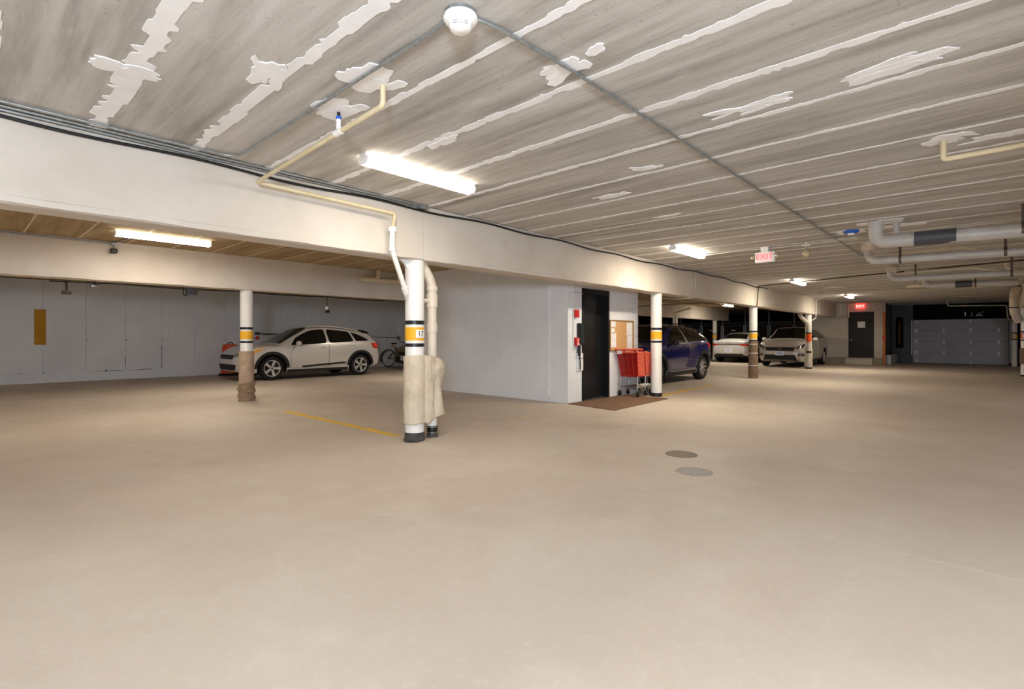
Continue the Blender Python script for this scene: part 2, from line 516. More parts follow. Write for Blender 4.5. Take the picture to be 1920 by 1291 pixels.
def smear(u, v, ru, rv, r):
    """a trowelled patch: overlapping ragged strokes, mostly along the planks"""
    mb = MB()
    for k in range(9):
        cu_, cv = u + r.uniform(-.75, .75) * ru, v + r.uniform(-.6, .6) * rv
        a = r.gauss(PI / 2, 0.28)
        l, w_ = rv * r.uniform(.5, 1.0), ru * r.uniform(.18, .5)
        pts = []
        for (x, y) in ((-1, -.6), (-.96, .3), (-.7, 1), (-.1, .8), (.3, 1.05), (.85, .8), (1, .25), (.9, -.5), (.5, -1), (0, -.8), (-.6, -1.05)):
            x *= l * r.uniform(.85, 1.1); y *= w_ * r.uniform(.8, 1.15)
            pts.append((cu_ + x * math.cos(a) - y * math.sin(a), cv + x * math.sin(a) + y * math.cos(a)))
        mb.prism(pts, 'z', ZC - 0.0045 - 0.0003 * k, ZC + 0.005)
    return mb


for (u, v, ru, rv) in [(1.67, 2.63, .16, .13), (1.69, 3.2, .14, .2), (2.32, 1.72, .09, .13), (3.56, 0.36, .09, .2), (5.12, 0.2, .12, .14), (5.3, -.12, .06, .16), (2.58, 3.05, .05, .14),
                       (0.66, 3.56, .16, .07), (2.28, 1.5, .05, .05), (4.17, 2.2, .06, .1), (8.25, 1.0, .2, .22), (8.6, 0.75, .1, .2), (1.22, 3.0, .09, .16), (8.62, 1.36, .16, .16), (3.55, 1.1, .07, .2),
                       (4.75, 2.9, .05, .16), (18.0, 3.3, .2, .2), (6.0, 2.9, .05, .14)]:
    smear(u, v, ru, rv, rng).obj('patch', 'caulk', ceiling)

# ------------------------------------------------------------------ beams (each a run of cast segments between the columns)
COLU = [-8.9, -2.6, 3.65, 9.62, 15.85, 22.3]


def beam(name, label, v0, v1, u0, u1, cuts, zb=ZB, thick=0.0015):
    root = tag(empty(name, (u0, (v0 + v1) / 2, zb)), label, kind='structure')
    cs = [u0] + [c for c in cuts if u0 < c < u1] + [u1]
    for a, b in zip(cs[:-1], cs[1:]):
        mb = MB()
        # long box with a slightly uneven lower arris
        n = max(2, int((b - a) / 0.16))
        rows = []
        for i in range(n + 1):
            u = a + thick + (b - a - 2 * thick) * i / n
            j1, j2 = rng.uniform(-0.006, 0.006), rng.uniform(-0.006, 0.006)
            rows.append([(u, v0, ZC + 0.02), (u, v0, zb + 0.055), (u, v0 - 0.008 + j1 * 0.6, zb + 0.05 + j2), (u, v0 - 0.004 + j1, zb + 0.008 + j2), (u, v0 + 0.03, zb + j1 * 0.3), (u, v1 - 0.02, zb), (u, v1, zb + 0.02), (u, v1, ZC + 0.02)])
        m = 8
        vs = [p for r_ in rows for p in r_]
        fs = [(i * m + j, i * m + j + 1, (i + 1) * m + j + 1, (i + 1) * m + j) for i in range(n) for j in range(m - 1)]
        fs += [tuple(range(m)), tuple(n * m + j for j in range(m - 1, -1, -1))]
        mb.add(vs, fs)
        o = mb.obj('beam_segment', 'beam', root)
        o.matrix_parent_inverse = Matrix.Translation(-Vector(root.location))
    return root


beam('concrete_beam', 'long cream concrete beam over the striped columns beside the open aisle', 4.76, 5.05, UMIN, 26.6, [-2.6, 3.68, 9.66, 15.9, 22.4])
beam('concrete_beam', 'cream concrete beam over the carpet-wrapped column, behind the first beam', 10.16, 10.45, UMIN, 28.6, [-2.6, 3.78, 9.66, 15.9, 22.4, 26.4])
beam('concrete_beam', 'shaded concrete beam above the column by the garage door', -1.13, -0.87, UMIN, 30.3, [-2.6, 3.68, 9.66, 15.9, 22.4])

# ------------------------------------------------------------------ walls
# far long wall, cast panels over a low base strip
wb = MB().box(UMIN, UMAX, 18.225, 18.5, 0, ZC).obj('wall_back', 'wall')
tag(wb, 'grey painted concrete wall behind the silver car and the bike', kind='structure')
MB().box(UMIN, UMAX, 18.19, 18.225, 0, 0.245).obj('base_strip', 'wall', wb)
pw = 0.885
u = 0.72 - 10 * pw
me = MB().box(0.0025, pw - 0.0025, 18.2, 18.225, 0.25, ZC).mesh('panel', 'wall')
ups = []
while u + pw < UMAX:
    inst(me, 'panel', wb, (u, 0, 0)); ups.append(u)
    u += pw
th = MB()
for q in ups:
    for z, dr in ((0.27, 0.014), (1.12, 0.012)):
        if rng.random() < 0.75:
            th.lathe([(0.001, -0.002), (dr * rng.uniform(.6, 1.5), -0.002), (dr, 0.006)], (q + rng.choice([0.02, 0.44]), 18.2, z), 'y', 8)
o = th.obj('tie_hole', 'ink', wb); o['kind'] = 'stuff'
cr = MB()
for (ua, za, ub, zb_) in [(2.6, .25, 3.3, .25), (3.5, .25, 4.0, .26), (4.26, .27, 4.26, .75), (3.37, .3, 3.37, .62), (4.26, .5, 4.262, .95)]:
    n = 9
    pts = [(ua + (ub - ua) * i / n + rng.uniform(-.004, .004), 18.198, za + (zb_ - za) * i / n + rng.uniform(-.006, .006)) for i in range(n + 1)]
    cr.tube(pts, [0.008 * rng.uniform(.3, 1.2) for _ in pts], 5)
o = cr.obj('open_crack', 'ink', wb)

tag(MB().box(UMIN, UMAX, VMIN - 0.25, VMIN, 0, ZC).obj('wall_front', 'wall'), 'grey wall on the camera side of the garage', kind='structure')
tag(MB().box(UMIN - 0.25, UMIN, VMIN, 18.5, 0, ZC).obj('wall_near', 'wall'), 'grey wall closing the camera end of the garage', kind='structure')

# end wall with the exit door: spans v 3.15..5.95 at u 27.3; door hole v 3.47..4.42
DU, DV0, DV1, DZ0, DZ1 = 27.3, 3.47, 4.42, 0.27, 2.33
we = MB()
we.box(DU, DU + 0.3, DV1, 5.95, 0.3, ZC).box(DU, DU + 0.3, 3.17, DV0, 0.3, ZC).box(DU, DU + 0.3, DV0, DV1, DZ1, ZC)
we.box(DU, DU + 0.3, 3.15, 3.17, 0.0, ZC)
we = we.obj('wall_end', 'wall_warm')
tag(we, 'pale end wall holding the dark exit door', kind='structure')
MB().box(DU - 0.1, DU + 0.3, 3.17, 5.95, 0, 0.3).obj('curb', 'curb', we)
tag(MB().box(DU + 0.3, UMAX, 5.8, 5.95, 0, ZC).obj('wall_return', 'wall_dark'), 'dark return wall behind the end wall', kind='structure')
# dark side wall of the drive-through, wall round the garage door
tag(MB().box(DU + 0.005, 30.4, 3.15, 3.4, 0, ZC).obj('wall_side', 'wall_dark'), 'dark slate side wall between the exit door and the garage door', kind='structure')
wg = MB()
wg.box(30.4, 30.7, VMIN, -0.86, 0, ZC).box(30.4, 30.7, -0.86, 2.36, 2.0, ZC)
tag(wg.obj('wall_garage', 'black_and_shade'), 'wall around and above the garage door, shade painted into its colour', kind='structure')  # near-black colour carries the shade of the unlit header
tag(MB().box(30.4, 30.7, 2.36, 3.15, 0, ZC).obj('wall_jamb', 'wall_dark'), 'slate wall strip between the garage door and the side wall', kind='structure')
tag(MB().box(30.9, 31.1, -1.5, 3.0, 0, ZC).obj('wall_outer', 'black_and_shade'), 'dark wall beyond the garage door', kind='structure')
tag(MB().box(UMAX, UMAX + 0.25, 5.8, 18.5, 0, ZC).obj('wall_far', 'black_and_shade'), 'far wall behind the storage cages, unlit gloom put into its colour', kind='structure')  # gloom of the cage room is in this wall's colour

# elevator shaft: painted blocks over a core
EU0, EU1, EV0, EV1 = 7.5, 10.06, 5.5, 10.16
EDU0, EDU1, EDZ = 7.955, 8.865, 2.09      # elevator door opening
ew = MB()
ew.box(EU0 + 0.0045, EDU0 - 0.02, EV0 + 0.0045, EV1, 0, ZC).box(EDU1 + 0.02, EU1 - 0.06, EV0 + 0.0045, EV1, 0, ZC)
ew.box(EDU0 - 0.02, EDU1 + 0.02, EV0 + 0.4, EV1, 0, ZC).box(EDU0 - 0.02, EDU1 + 0.02, EV0 + 0.0045, EV0 + 0.4, EDZ + 0.03, ZC)
ew = ew.obj('wall_elevator', 'block')
tag(ew, 'pale grey painted block walls of the elevator shaft', kind='structure')
BH, BL, J = 0.2035, 0.405, 0.007
bcache = {}


def block(axis, a, b, z0, z1):
    """one painted block; axis 'v': on the side wall (faces -u) from v=a to b; axis 'u': on the front wall (faces -v)"""
    key = (axis, round(b - a, 3), round(z1 - z0, 3))
    L_, H_ = b - a, z1 - z0
    if key not in bcache:
        mb = MB()
        t, c = 0.0045, 0.0015
        j, jv = J / 2, 0.0006
        # face with a small chamfer; upright joints are almost filled with paint
        def ring(e, d):
            return [(jv + e * .5, d, j + e), (L_ - jv - e * .5, d, j + e), (L_ - jv - e * .5, d, H_ - j - e), (jv + e * .5, d, H_ - j - e)]
        vs = ring(c * 2, 0.0) + ring(0, c) + ring(0, t)
        fs = [(0, 1, 2, 3)] + [(r * 4 + i, r * 4 + (i + 1) % 4, r * 4 + 4 + (i + 1) % 4, r * 4 + 4 + i) for r in range(2) for i in range(4)]
        if axis == 'v':
            vs = [(p[1], p[0], p[2]) for p in vs]
        bcache[key] = mb.add(vs, fs).mesh('block', 'block')
    o = inst(bcache[key], 'block', ew, ((EU0 + rng.uniform(0, .0008), a, z0) if axis == 'v' else (a, EV0 + rng.uniform(0, .0008), z0)))
    return o


course = 0
z = 0.0
while z < ZC - 0.01:
    z1 = min(z + BH, ZC)
    off = BL / 2 if course % 2 else 0
    # side wall
    v = EV0
    first = True
    while v < EV1 - 0.02:
        l = (BL / 2 if (course % 2 and first) else BL)
        block('v', v, min(v + l, EV1), z, z1)
        v += l; first = False
    # front wall, split at the door
    u = EU0 + 0.06
    first = True
    edges = []
    while u < EU1 - 0.001:
        l = (BL / 2 if (not course % 2 and first) else BL)
        edges.append((u, min(u + l, EU1))); u += l; first = False
    for a, b in edges:
        parts = [(a, b)]
        if z < EDZ - 0.02:
            parts = []
            if a < EDU0 - 0.03: parts.append((a, min(b, EDU0 - 0.02)))
            if b > EDU1 + 0.03: parts.append((max(a, EDU1 + 0.02), b))
        for p in parts:
            if p[1] - p[0] > 0.02:
                block('u', p[0], p[1], z, z1)
    z = z1; course += 1
# right flank of the shaft
MB().box(EU1 - 0.06, EU1, EV0 + 0.06, EV1, 0, ZC).obj('flank', 'block', ew)

# elevator door
ed = tag(empty('door_1', ((EDU0 + EDU1) / 2, EV0, 0)), 'black two-panel elevator door beside the corkboard', kind='structure')


def lobj(mb, name, m, parent, smooth=False):
    o = mb.obj(name, m, parent, smooth)
    o.matrix_parent_inverse = Matrix.Translation(-Vector(parent.location)) if not parent.rotation_euler.z else (Matrix.Translation(parent.location) @ Matrix.Rotation(parent.rotation_euler.z, 4, 'Z')).inverted()
    return o


fr = MB()
fr.box(EDU0 - 0.02, EDU0 + 0.035, EV0 - 0.012, EV0 + 0.22, 0, EDZ + 0.03).box(EDU1 - 0.035, EDU1 + 0.02, EV0 - 0.012, EV0 + 0.22, 0, EDZ + 0.03)
fr.box(EDU0 + 0.035, EDU1 - 0.035, EV0 - 0.012, EV0 + 0.22, EDZ - 0.07, EDZ + 0.03)
lobj(fr, 'door_frame', 'black_metal', ed)
lobj(MB().box(EDU0 + 0.035, EDU0 + 0.47, EV0 + 0.10, EV0 + 0.14, 0.01, EDZ - 0.07), 'door_panel', 'elev_door', ed)
lobj(MB().box(EDU0 + 0.45, EDU1 - 0.035, EV0 + 0.145, EV0 + 0.185, 0.01, EDZ - 0.07), 'door_panel', 'elev_door', ed)
lobj(MB().box(EDU0 + 0.035, EDU1 - 0.035, EV0 - 0.01, EV0 + 0.2, 0.0, 0.012), 'sill', 'steel', ed)

# exit door
d2 = tag(empty('door_2', (DU, (DV0 + DV1) / 2, DZ0)), 'dark brown exit door with a white notice at the end wall', kind='structure')
lobj(MB().box(DU + 0.03, DU + 0.075, DV0 + 0.03, DV1 - 0.03, DZ0 + 0.03, DZ1 - 0.04), 'door_leaf', 'door_brown', d2)
f = MB()
f.box(DU - 0.01, DU + 0.1, DV0, DV0 + 0.03, DZ0 + 0.03, DZ1).box(DU - 0.01, DU + 0.1, DV1 - 0.03, DV1, DZ0 + 0.03, DZ1).box(DU - 0.01, DU + 0.1, DV0 + 0.03, DV1 - 0.03, DZ1 - 0.04, DZ1)
lobj(f, 'door_frame', 'door_brown', d2)
h = MB().cyl((DU, DV1 - 0.12, 1.08), 0.028, -0.035, 0.03, 'x', 14)
lobj(h, 'knob', 'chrome', d2, 40)
nt = tag(MB().box(DU + 0.022, DU + 0.03, 3.80, 4.08, 1.62, 1.90).obj('notice', 'paper'), 'white paper notice taped to the dark exit door', 'sign')
tag(MB().box(DU - 0.38, DU - 0.1, DV0 + 0.02, DV1 + 0.06, 0, 0.26, bev=0.012).obj('door_step', 'wall_warm'), 'pale concrete step under the exit door', 'step')

# garage door: four sections with hinges
d3 = tag(empty('door_3', (30.36, 0.75, 0)), 'slate grey sectional garage door at the end of the aisle', kind='structure')
GH = 0.5
for k in range(4):
    mb = MB().box(30.34, 30.385, -0.86, 2.355, 0.012 + k * GH, (k + 1) * GH + 0.004)
    o = lobj(mb, 'panel', 'gdoor', d3)
    lobj(MB().box(30.325, 30.34, -0.86, 2.355, 0.10 + k * GH, 0.11 + k * GH), 'rib', 'gdoor', d3)
hg = MB().box(30.30, 30.34, -0.035, 0.035, -0.075, -0.02).box(30.30, 30.34, -0.035, 0.035, 0.02, 0.085).cyl((30.31, 0, 0), 0.014, -0.03, 0.03, 'y', 8).mesh('hinge', 'white_paint')
for z in (0.5, 1.0, 1.5):
    for v in (1.25, 0.35, -0.55):
        o = inst(hg, 'hinge', d3, (0, v, z)); o.matrix_parent_inverse = Matrix.Translation(-Vector(d3.location))
    for v in (2.2, 2.28):
        o = inst(hg, 'hinge', d3, (0, v, z)); o.matrix_parent_inverse = Matrix.Translation(-Vector(d3.location))
lobj(MB().box(30.31, 30.34, 2.17, 2.26, 0.06, 0.16).box(30.31, 30.34, 2.19, 2.24, 1.88, 1.96).box(30.31, 30.34, 0.31, 0.39, 0.02, 0.09).box(30.31, 30.34, 1.22, 1.28, 1.93, 1.97).box(30.31, 30.34, 0.32, 0.38, 1.9, 1.98), 'bracket', 'white_paint', d3)
lobj(MB().box(30.2, 30.33, 2.37, 2.41, 0.38, 1.97), 'track', 'white_paint', d3)
lobj(MB().box(30.2, 30.33, -0.93, -0.88, 0.1, 2.0), 'track', 'galv', d3)
lobj(MB().box(30.30, 30.40, -0.86, 2.355, 0.0, 0.018), 'bottom_seal', 'rubber', d3)
op = tag(empty('door_opener', (30.2, 0.25, 2.05)), 'black opener gear with pale labels above the garage door', 'opener')
lobj(MB().box(30.12, 30.4, -0.1, 0.6, 2.1, 2.34, bev=0.02), 'housing', 'black_and_shade', op)
for (va, vb, za, zb_) in [(.50, .545, 2.13, 2.32), (.29, .325, 2.14, 2.20), (.29, .325, 2.25, 2.29), (-.04, .17, 2.14, 2.175), (.0, .1, 2.235, 2.255), (-.09, -.06, 2.27, 2.32), (.1, .15, 2.16, 2.2)]:
    lobj(MB().box(30.112, 30.12, va, vb, za, zb_), 'label', 'paper', op)
lobj(MB().tube([(30.1, .25, 2.38), (28.6, .25, 2.42)], 0.02, 8), 'rail', 'iron', op)

# ------------------------------------------------------------------ columns
def band(mb, r, z0, z1, mi=0, seg=40, t=0.0025, c=(0, 0, 0)):
    return mb.lathe([(r - 0.004, z0), (r + t, z0), (r + t, z1), (r - 0.004, z1)], c, 'z', seg, mi)


def column(u, v, label, r=0.11, zt=ZB, base='base_coat', base_h=0.1):
    root = tag(empty('striped_column', (u, v, 0)), label, 'column', 'striped steel columns')
    MB().lathe([(0.0001, 0), (r, 0), (r, zt), (0.0001, zt)], (0, 0, 0), 'z', 48).obj('shaft', 'white_paint', root, 40)
    band(MB(), r, 1.347, 1.393).obj('black_stripe', 'black_tape', root, 40)
    band(MB(), r, 1.163, 1.316).obj('yellow_band', 'yellow_band', root, 40)
    band(MB(), r, 1.09, 1.13).obj('black_stripe', 'black_tape', root, 40)
    if base:
        band(MB(), r, 0.0, base_h, t=0.005).obj('base_sleeve', base, root, 40)
    return root


def arc_plate(root, r, ang, half, z0, z1, text=None, matn='white_paint', size=0.08, name='number_plate', tm='ink'):
    mb = MB()
    n = 10
    vs = []
    for rr in (r, r + 0.004):
        for i in range(n + 1):
            a = ang - half + 2 * half * i / n
            for z in (z0, z1):
                vs.append((rr * math.cos(a), rr * math.sin(a), z))
    m = 2 * (n + 1)
    fs = []
    for i in range(n):
        a = 2 * i
        fs += [(m + a, m + a + 2, m + a + 3, m + a + 1), (a, a + 1, a + 3, a + 2), (a, a + 2, m + a + 2, m + a), (a + 1, m + a + 1, m + a + 3, a + 3)]
    fs += [(0, m, m + 1, 1), (2 * n, 2 * n + 1, m + 2 * n + 1, m + 2 * n)]
    pl = mb.add(vs, fs).obj(name, matn, root, 40)
    if text:
        t = text_mb(text, size, 0.002)
        t.v = [((r + 0.0055 + p[2]) * math.cos(ang + p[0] / r), (r + 0.0055 + p[2]) * math.sin(ang + p[0] / r), (z0 + z1) / 2 + p[1]) for p in t.v]
        t.obj('digits', tm, pl)
    return pl


c1 = column(3.65, 4.885, 'white striped column numbered 17 wrapped in a beige blanket')
arc_plate(c1, 0.114, R(-90), R(30), 1.192, 1.287, '17')
# ragged black sleeve foot
mb = MB()
vs, n = [], 36
for i in range(n):
    a = 2 * PI * i / n
    fl = 0.124 + rng.uniform(-.004, .014) + (0.035 if 3.0 < a < 4.4 else 0)
    vs += [(0.118 * math.cos(a), 0.118 * math.sin(a), 0.03 + rng.uniform(-.006, .006)), (fl * math.cos(a), fl * math.sin(a), 0.004 + rng.uniform(0, .014))]
mb.add(vs, [(2 * i, 2 * ((i + 1) % n), 2 * ((i + 1) % n) + 1, 2 * i + 1) for i in range(n)])
mb.obj('torn_skirt', 'base_coat', c1)
# steel gusset at the top
MB().prism([(-0.2, ZB), (-0.1, ZB), (-0.1, ZB - 0.12), (-0.14, ZB - 0.05)], 'y', -0.02, 0.02).obj('gusset', 'white_paint', c1)


def quilt_sleeve():
    def BULGE(t):
        P_ = [(0, .14), (.25, .122), (.48, .108), (.66, .122), (.82, .148), (.92, .125), (1.0, .075)]
        for (a0, b0), (a1, b1) in zip(P_[:-1], P_[1:]):
            if t <= a1 + 1e-9: return b0 + (b1 - b0) * (t - a0) / (a1 - a0)
        return P_[-1][1]

    """blanket round column and pipe: one loop per height, with quilted sag and creases"""
    nz, na = 60, 120
    cx, cy = 0.27, 0.01          # pipe axis relative to the column
    rows = []
    for j in range(nz + 1):
        t = j / nz
        pts = []
        for i in range(na):
            a = 2 * PI * i / na
            dx, dy = math.cos(a), math.sin(a)
            # union hull of two discs, seen from a centre between them
            ox = 0.11
            best = 0
            bulge = BULGE(t)
            for (px, py, rr) in ((0, 0, 0.127), (cx, cy, bulge), (0.13, -0.012, 0.119)):
                qx, qy = px - ox, py
                b = qx * dx + qy * dy
                disc = rr * rr - (qx * qx + qy * qy - b * b)
                if disc > 0:
                    best = max(best, b + math.sqrt(disc))
            wob = 0.004 * math.sin(3 * a + 9 * t) * math.sin(7 * t + a)
            right = max(0, dx)
            crease = 0.02 * right * (abs(math.sin(3.5 * t + 5 * a)) - 0.6) + 0.006 * right * math.sin(8 * t - 9 * a)
            q = 0.0035 * (abs(math.sin(13 * t + 6 * a)) * abs(math.sin(13 * t - 6 * a))) - 0.004 * math.exp(-((t - 0.62) / 0.012) ** 2)
            rad = best + wob + crease + q
            zb = 0.2 + 0.085 * max(0, dx) ** 1.5 + 0.006 * math.sin(5 * a)
            zt = 0.985 + 0.01 * math.sin(2 * a) - 0.02 * right
            pts.append((ox + rad * dx, rad * dy, zb + (zt - zb) * t))
        rows.append(pts)
    mb = MB()
    vs = [p for r_ in rows for p in r_]
    inner = [(0.11 + (p[0] - 0.11) * 0.93, p[1] * 0.93, p[2] + 0.01) for p in rows[0]] + [(0.11 + (p[0] - 0.11) * 0.9, p[1] * 0.9, p[2] - 0.02) for p in rows[-1]]
    fs = [(j * na + i, j * na + (i + 1) % na, (j + 1) * na + (i + 1) % na, (j + 1) * na + i) for j in range(nz) for i in range(na)]
    b0 = len(vs)
    fs += [(i, b0 + i, b0 + (i + 1) % na, (i + 1) % na) for i in range(na)]
    fs += [(nz * na + i, nz * na + (i + 1) % na, b0 + na + (i + 1) % na, b0 + na + i) for i in range(na)]
    return mb.add(vs + inner, fs)


o = quilt_sleeve().obj('blanket_wrap', 'quilt', None, True, (3.65, 4.885, 0))
tag(o, 'beige quilted blanket wrapped round the column numbered 17 and its drainpipe', 'blanket')

c2 = column(9.69, 4.885, 'white striped column beside the red shopping carts', base='black_tape', base_h=0.078)
c3 = column(15.85, 4.93, 'striped column with brown carpet wrap before the silver crossover', base=None)
mb = MB().lathe([(0.11, 0.0), (0.135, 0.0), (0.132, 0.5), (0.124, 1.09), (0.11, 1.1)], (0, 0, 0), 'z', 40)
cw = mb.obj('carpet_wrap', 'brown_wrap', c3, 40)
for z in (0.38, 0.74, 1.0):
    MB().lathe([(0.12, z - 0.008), (0.138 - z * .008, z - 0.008), (0.138 - z * .008, z + 0.008), (0.12, z + 0.008)], (0, 0, 0), 'z', 40).obj('tape_strip', 'paper', cw, 40)
c4 = column(22.35, 4.93, 'striped column nearest the exit door with a drainpipe in front', base='black_tape', base_h=0.06)
MB().lathe([(0.11, 0.06), (0.14, 0.06), (0.135, 0.8), (0.11, 0.82)], (0, 0, 0), 'z', 32).obj('carpet_wrap', 'quilt', c4, 40)
c5 = column(3.78, 10.31, 'striped column with beige carpet wrap tied with rope before the silver hatchback', base=None)
MB().lathe([(0.11, 0.33), (0.131, 0.32), (0.131, 0.93), (0.11, 0.94)], (0, 0, 0), 'z', 40).obj('carpet_wrap', 'carpet_wrap', c5, 40)
rp = MB()
pts = []
turns = 11
for i in range(turns * 24):
    t = i / (turns * 24 - 1)
    a = 2 * PI * turns * t
    rr = 0.134 + 0.012 * math.sin(5 * t * PI) * math.sin(a + 2) + 0.006 * math.sin(2.3 * a)
    pts.append((rr * math.cos(a), rr * math.sin(a), 0.02 + 0.31 * t + 0.02 * math.sin(a * 1.0 + 3 * t)))
rp.tube(pts, 0.016, 6)
rp.lathe([(0.11, 0.0), (0.145, 0.0), (0.138, 0.02), (0.128, 0.34), (0.11, 0.34)], (0, 0, 0), 'z', 36)
rp.obj('rope_binding', 'rope', c5, True)
c6 = column(22.3, 10.31, 'striped column seen over the roof of the blue crossover', base=None)
c7 = column(27.0, 10.31, 'striped column behind the pale grey sedan', base=None)
c8 = column(22.2, -1.0, 'striped column with red number band by the garage door', base='black_tape', base_h=0.05)
band(MB(), 0.113, 1.163, 1.316, t=0.004).obj('orange_band', 'orange_band', c8, 40)
arc_plate(c8, 0.119, R(165), R(26), 1.19, 1.29, '7', size=0.08, tm='red_box')
MB().lathe([(0.11, 0.38), (0.135, 0.38), (0.132, 0.86), (0.11, 0.87)], (0, 0, 0), 'z', 32).obj('carpet_wrap', 'brown_wrap', c8, 40)
c9 = column(29.3, -1.0, 'slim striped column standing against the garage door corner', r=0.09, base=None)
arc_plate(c9, 0.098, R(172), R(24), 1.18, 1.30, None, 'paper')

# ------------------------------------------------------------------ lamps
def lamp_meshes(L_, cool):
    hw, hh = 0.062, 0.085
    hous = MB().box(-L_ / 2, L_ / 2, -0.045, 0.045, ZC - 0.03, ZC).mesh('housing', 'lamp_body')
    prof = [(-hw, ZC - 0.03), (-hw, ZC - 0.055), (-hw * 0.75, ZC - hh), (hw * 0.75, ZC - hh), (hw, ZC - 0.055), (hw, ZC - 0.03)]
    dm = MB().prism([(p[0], p[1]) for p in prof], 'x', -L_ / 2 + 0.015, L_ / 2 - 0.015)
    dm.mi = [1, 1] + [0 if i == 2 else 1 for i in range(6)]
    dif = dm.mesh('diffuser', [cool, cool + '_side'])
    cap = MB().prism([(p[0] * 1.03, p[1] - (0.001 if p[1] < ZC - 0.03 else 0)) for p in prof] , 'x', -0.0075, 0.0075).mesh('end_cap', 'lamp_body')
    return hous, dif, cap


LM = {}


def lamp(u, v, label, L_=1.22, cool='lamp_mid', dz=0.0, rz=0.0):
    if (L_, cool) not in LM: LM[(L_, cool)] = lamp_meshes(L_, cool)
    a, b, c = LM[(L_, cool)]
    root = tag(empty('ceiling_light', (u, v, dz), rz), label, 'light', 'strip lights on the ceiling')
    inst(a, 'housing', root); inst(b, 'diffuser', root)
    inst(c, 'end_cap', root, (-L_ / 2 + 0.0075, 0, 0)); inst(c, 'end_cap', root, (L_ / 2 - 0.0075, 0, 0))
    return root


lamp(2.88, 3.74, 'lit strip light on the aisle ceiling near the column numbered 17', cool='lamp')
lamp(8.55, 3.72, 'lit strip light on the aisle ceiling beyond the red shopping carts', cool='lamp_far')
lamp(15.2, 3.6, 'lit strip light on the aisle ceiling by the brown-wrapped column', cool='lamp_far')
lamp(21.7, 3.5, 'lit strip light on the aisle ceiling nearest the exit door', cool='lamp_far')
lamp(2.14, 8.96, 'lit strip light between the two beams at the frame side of the bay')
lamp(24.1, 8.6, 'lit strip light above the pale grey sedan', cool='lamp_far')
lamp(-3.2, 3.74, 'strip light over the aisle behind the camera')
lamp(-4.0, 8.96, 'strip light between the beams behind the camera')
for (u, v, t_) in ((0.35, -1.7, 'first'), (-4.6, 0.4, 'second')):  # unseen cool lamps added to brighten the foreground
    lamp(u, v, t_ + ' added cool strip light, unseen over the camera', cool='lamp_fill')
lamp(5.6, -3.9, 'added cool strip light, unseen in the bay beside the camera', cool='lamp_fill')  # side-bay lamps, out of view, added as fill
lamp(12.5, -3.9, 'added cool strip light, unseen in the far part of the bay beside the camera', cool='lamp_fill')
lamp(15.0, 8.8, 'strip light hidden behind the elevator shaft')
for u in (-2.5, 4.0, 9.5):  # unseen lamps added to light the silver car and back wall
    lamp(u, 12.2, 'added strip light over the bay, unseen behind the second beam, %s' % {-2.5: 'by the near wall', 4.0: 'at the wrapped column', 9.5: 'at the elevator'}[u])
lamp(19.0, 14.0, 'added strip light over the parking bay, unseen behind the elevator')  # weak unseen lamp added to lift the back bay

# ------------------------------------------------------------------ smoke detector and conduits
sd = tag(empty('smoke_detector', (1.60, 1.79, ZC)), 'white smoke detector on the ceiling where two conduits meet', 'detector')
MB().lathe([(0.0001, 0), (0.075, 0), (0.075, -0.02), (0.0001, -0.02)], (0, 0, 0), 'z', 32).obj('backbox', 'galv', sd, 40)
MB().lathe([(0.0001, -0.018), (0.078, -0.018), (0.08, -0.032), (0.07, -0.045), (0.058, -0.05), (0.0001, -0.05)], (0, 0, 0), 'z', 40).obj('base_ring', 'detector', sd, 40)
MB().lathe([(0.05, -0.048), (0.054, -0.06), (0.05, -0.075), (0.042, -0.083), (0.0001, -0.086)], (0, 0, 0), 'z', 40).obj('sensor_head', 'detector', sd, 50)
sl = MB()
for a in range(-6, 7):
    if abs(a) in (0, 2, 3, 4):
        an = R(-132 + a * 9)
        c_ = Vector((math.cos(an), math.sin(an)))
        for rr, zz in ((0.0535, -0.0615), (0.0515, -0.0715)):
            t_ = Vector((-c_.y, c_.x))
            p0, p1 = c_ * rr - t_ * 0.003, c_ * rr + t_ * 0.003
            sl.tube([(p0.x, p0.y, zz), (p1.x, p1.y, zz)], 0.0016, 5)
sl.obj('slot', 'ink', sd)

cz = ZC - 0.02


def pipe_thing(name, label, cat, pts, r, m, fillet=0.06, clips=None, seg=12, parts=None, group=None):
    root = tag(empty(name, pts[0]), label, cat, group)
    o = lobj(MB().tube(pts, r, seg, fillet), 'pipe', m, root, 50)
    for k, (p, ax) in enumerate(clips or []):
        lobj(MB().cyl(p, r * 1.25, -0.012, 0.012, ax, 12), 'clip', 'galv', root, 40)
    for p in parts or []:
        lobj(p[0], p[1], p[2], root, p[3] if len(p) > 3 else 40)
    return root


pipe_thing('conduit', 'galvanised conduit running from the smoke detector to the big beam', 'conduit', [(1.57, 1.83, ZC - 0.01), (1.585, 1.95, cz), (1.60, 4.56, cz), (-2.5, 4.56, cz)], 0.0095, 'galv', 0.14,
           [((1.59, 2.35, cz), 'y'), ((1.595, 3.3, cz), 'y'), ((1.6, 4.2, cz), 'y'), ((1.2, 4.56, cz), 'x'), ((0.4, 4.56, cz), 'x')])
pipe_thing('conduit', 'galvanised conduit running from the smoke detector down the aisle ceiling', 'conduit', [(1.65, 1.76, ZC - 0.01), (1.76, 1.72, cz), (2.2, 1.69, cz), (11.3, 1.61, cz)], 0.0095, 'galv', 0.1,
           [((2.25 + i * 0.95, 1.69 - .009 * i, cz), 'x') for i in range(9)])
pipe_thing('conduit', 'twin conduit clipped along the top edge of the big beam, upper', 'conduit', [(-2.5, 4.665, ZC - 0.012), (3.62, 4.69, ZC - 0.012)], 0.011, 'galv', 0, [((i * 0.75 - 1, 4.67 + .004 * i, ZC - 0.012), 'x') for i in range(6)])
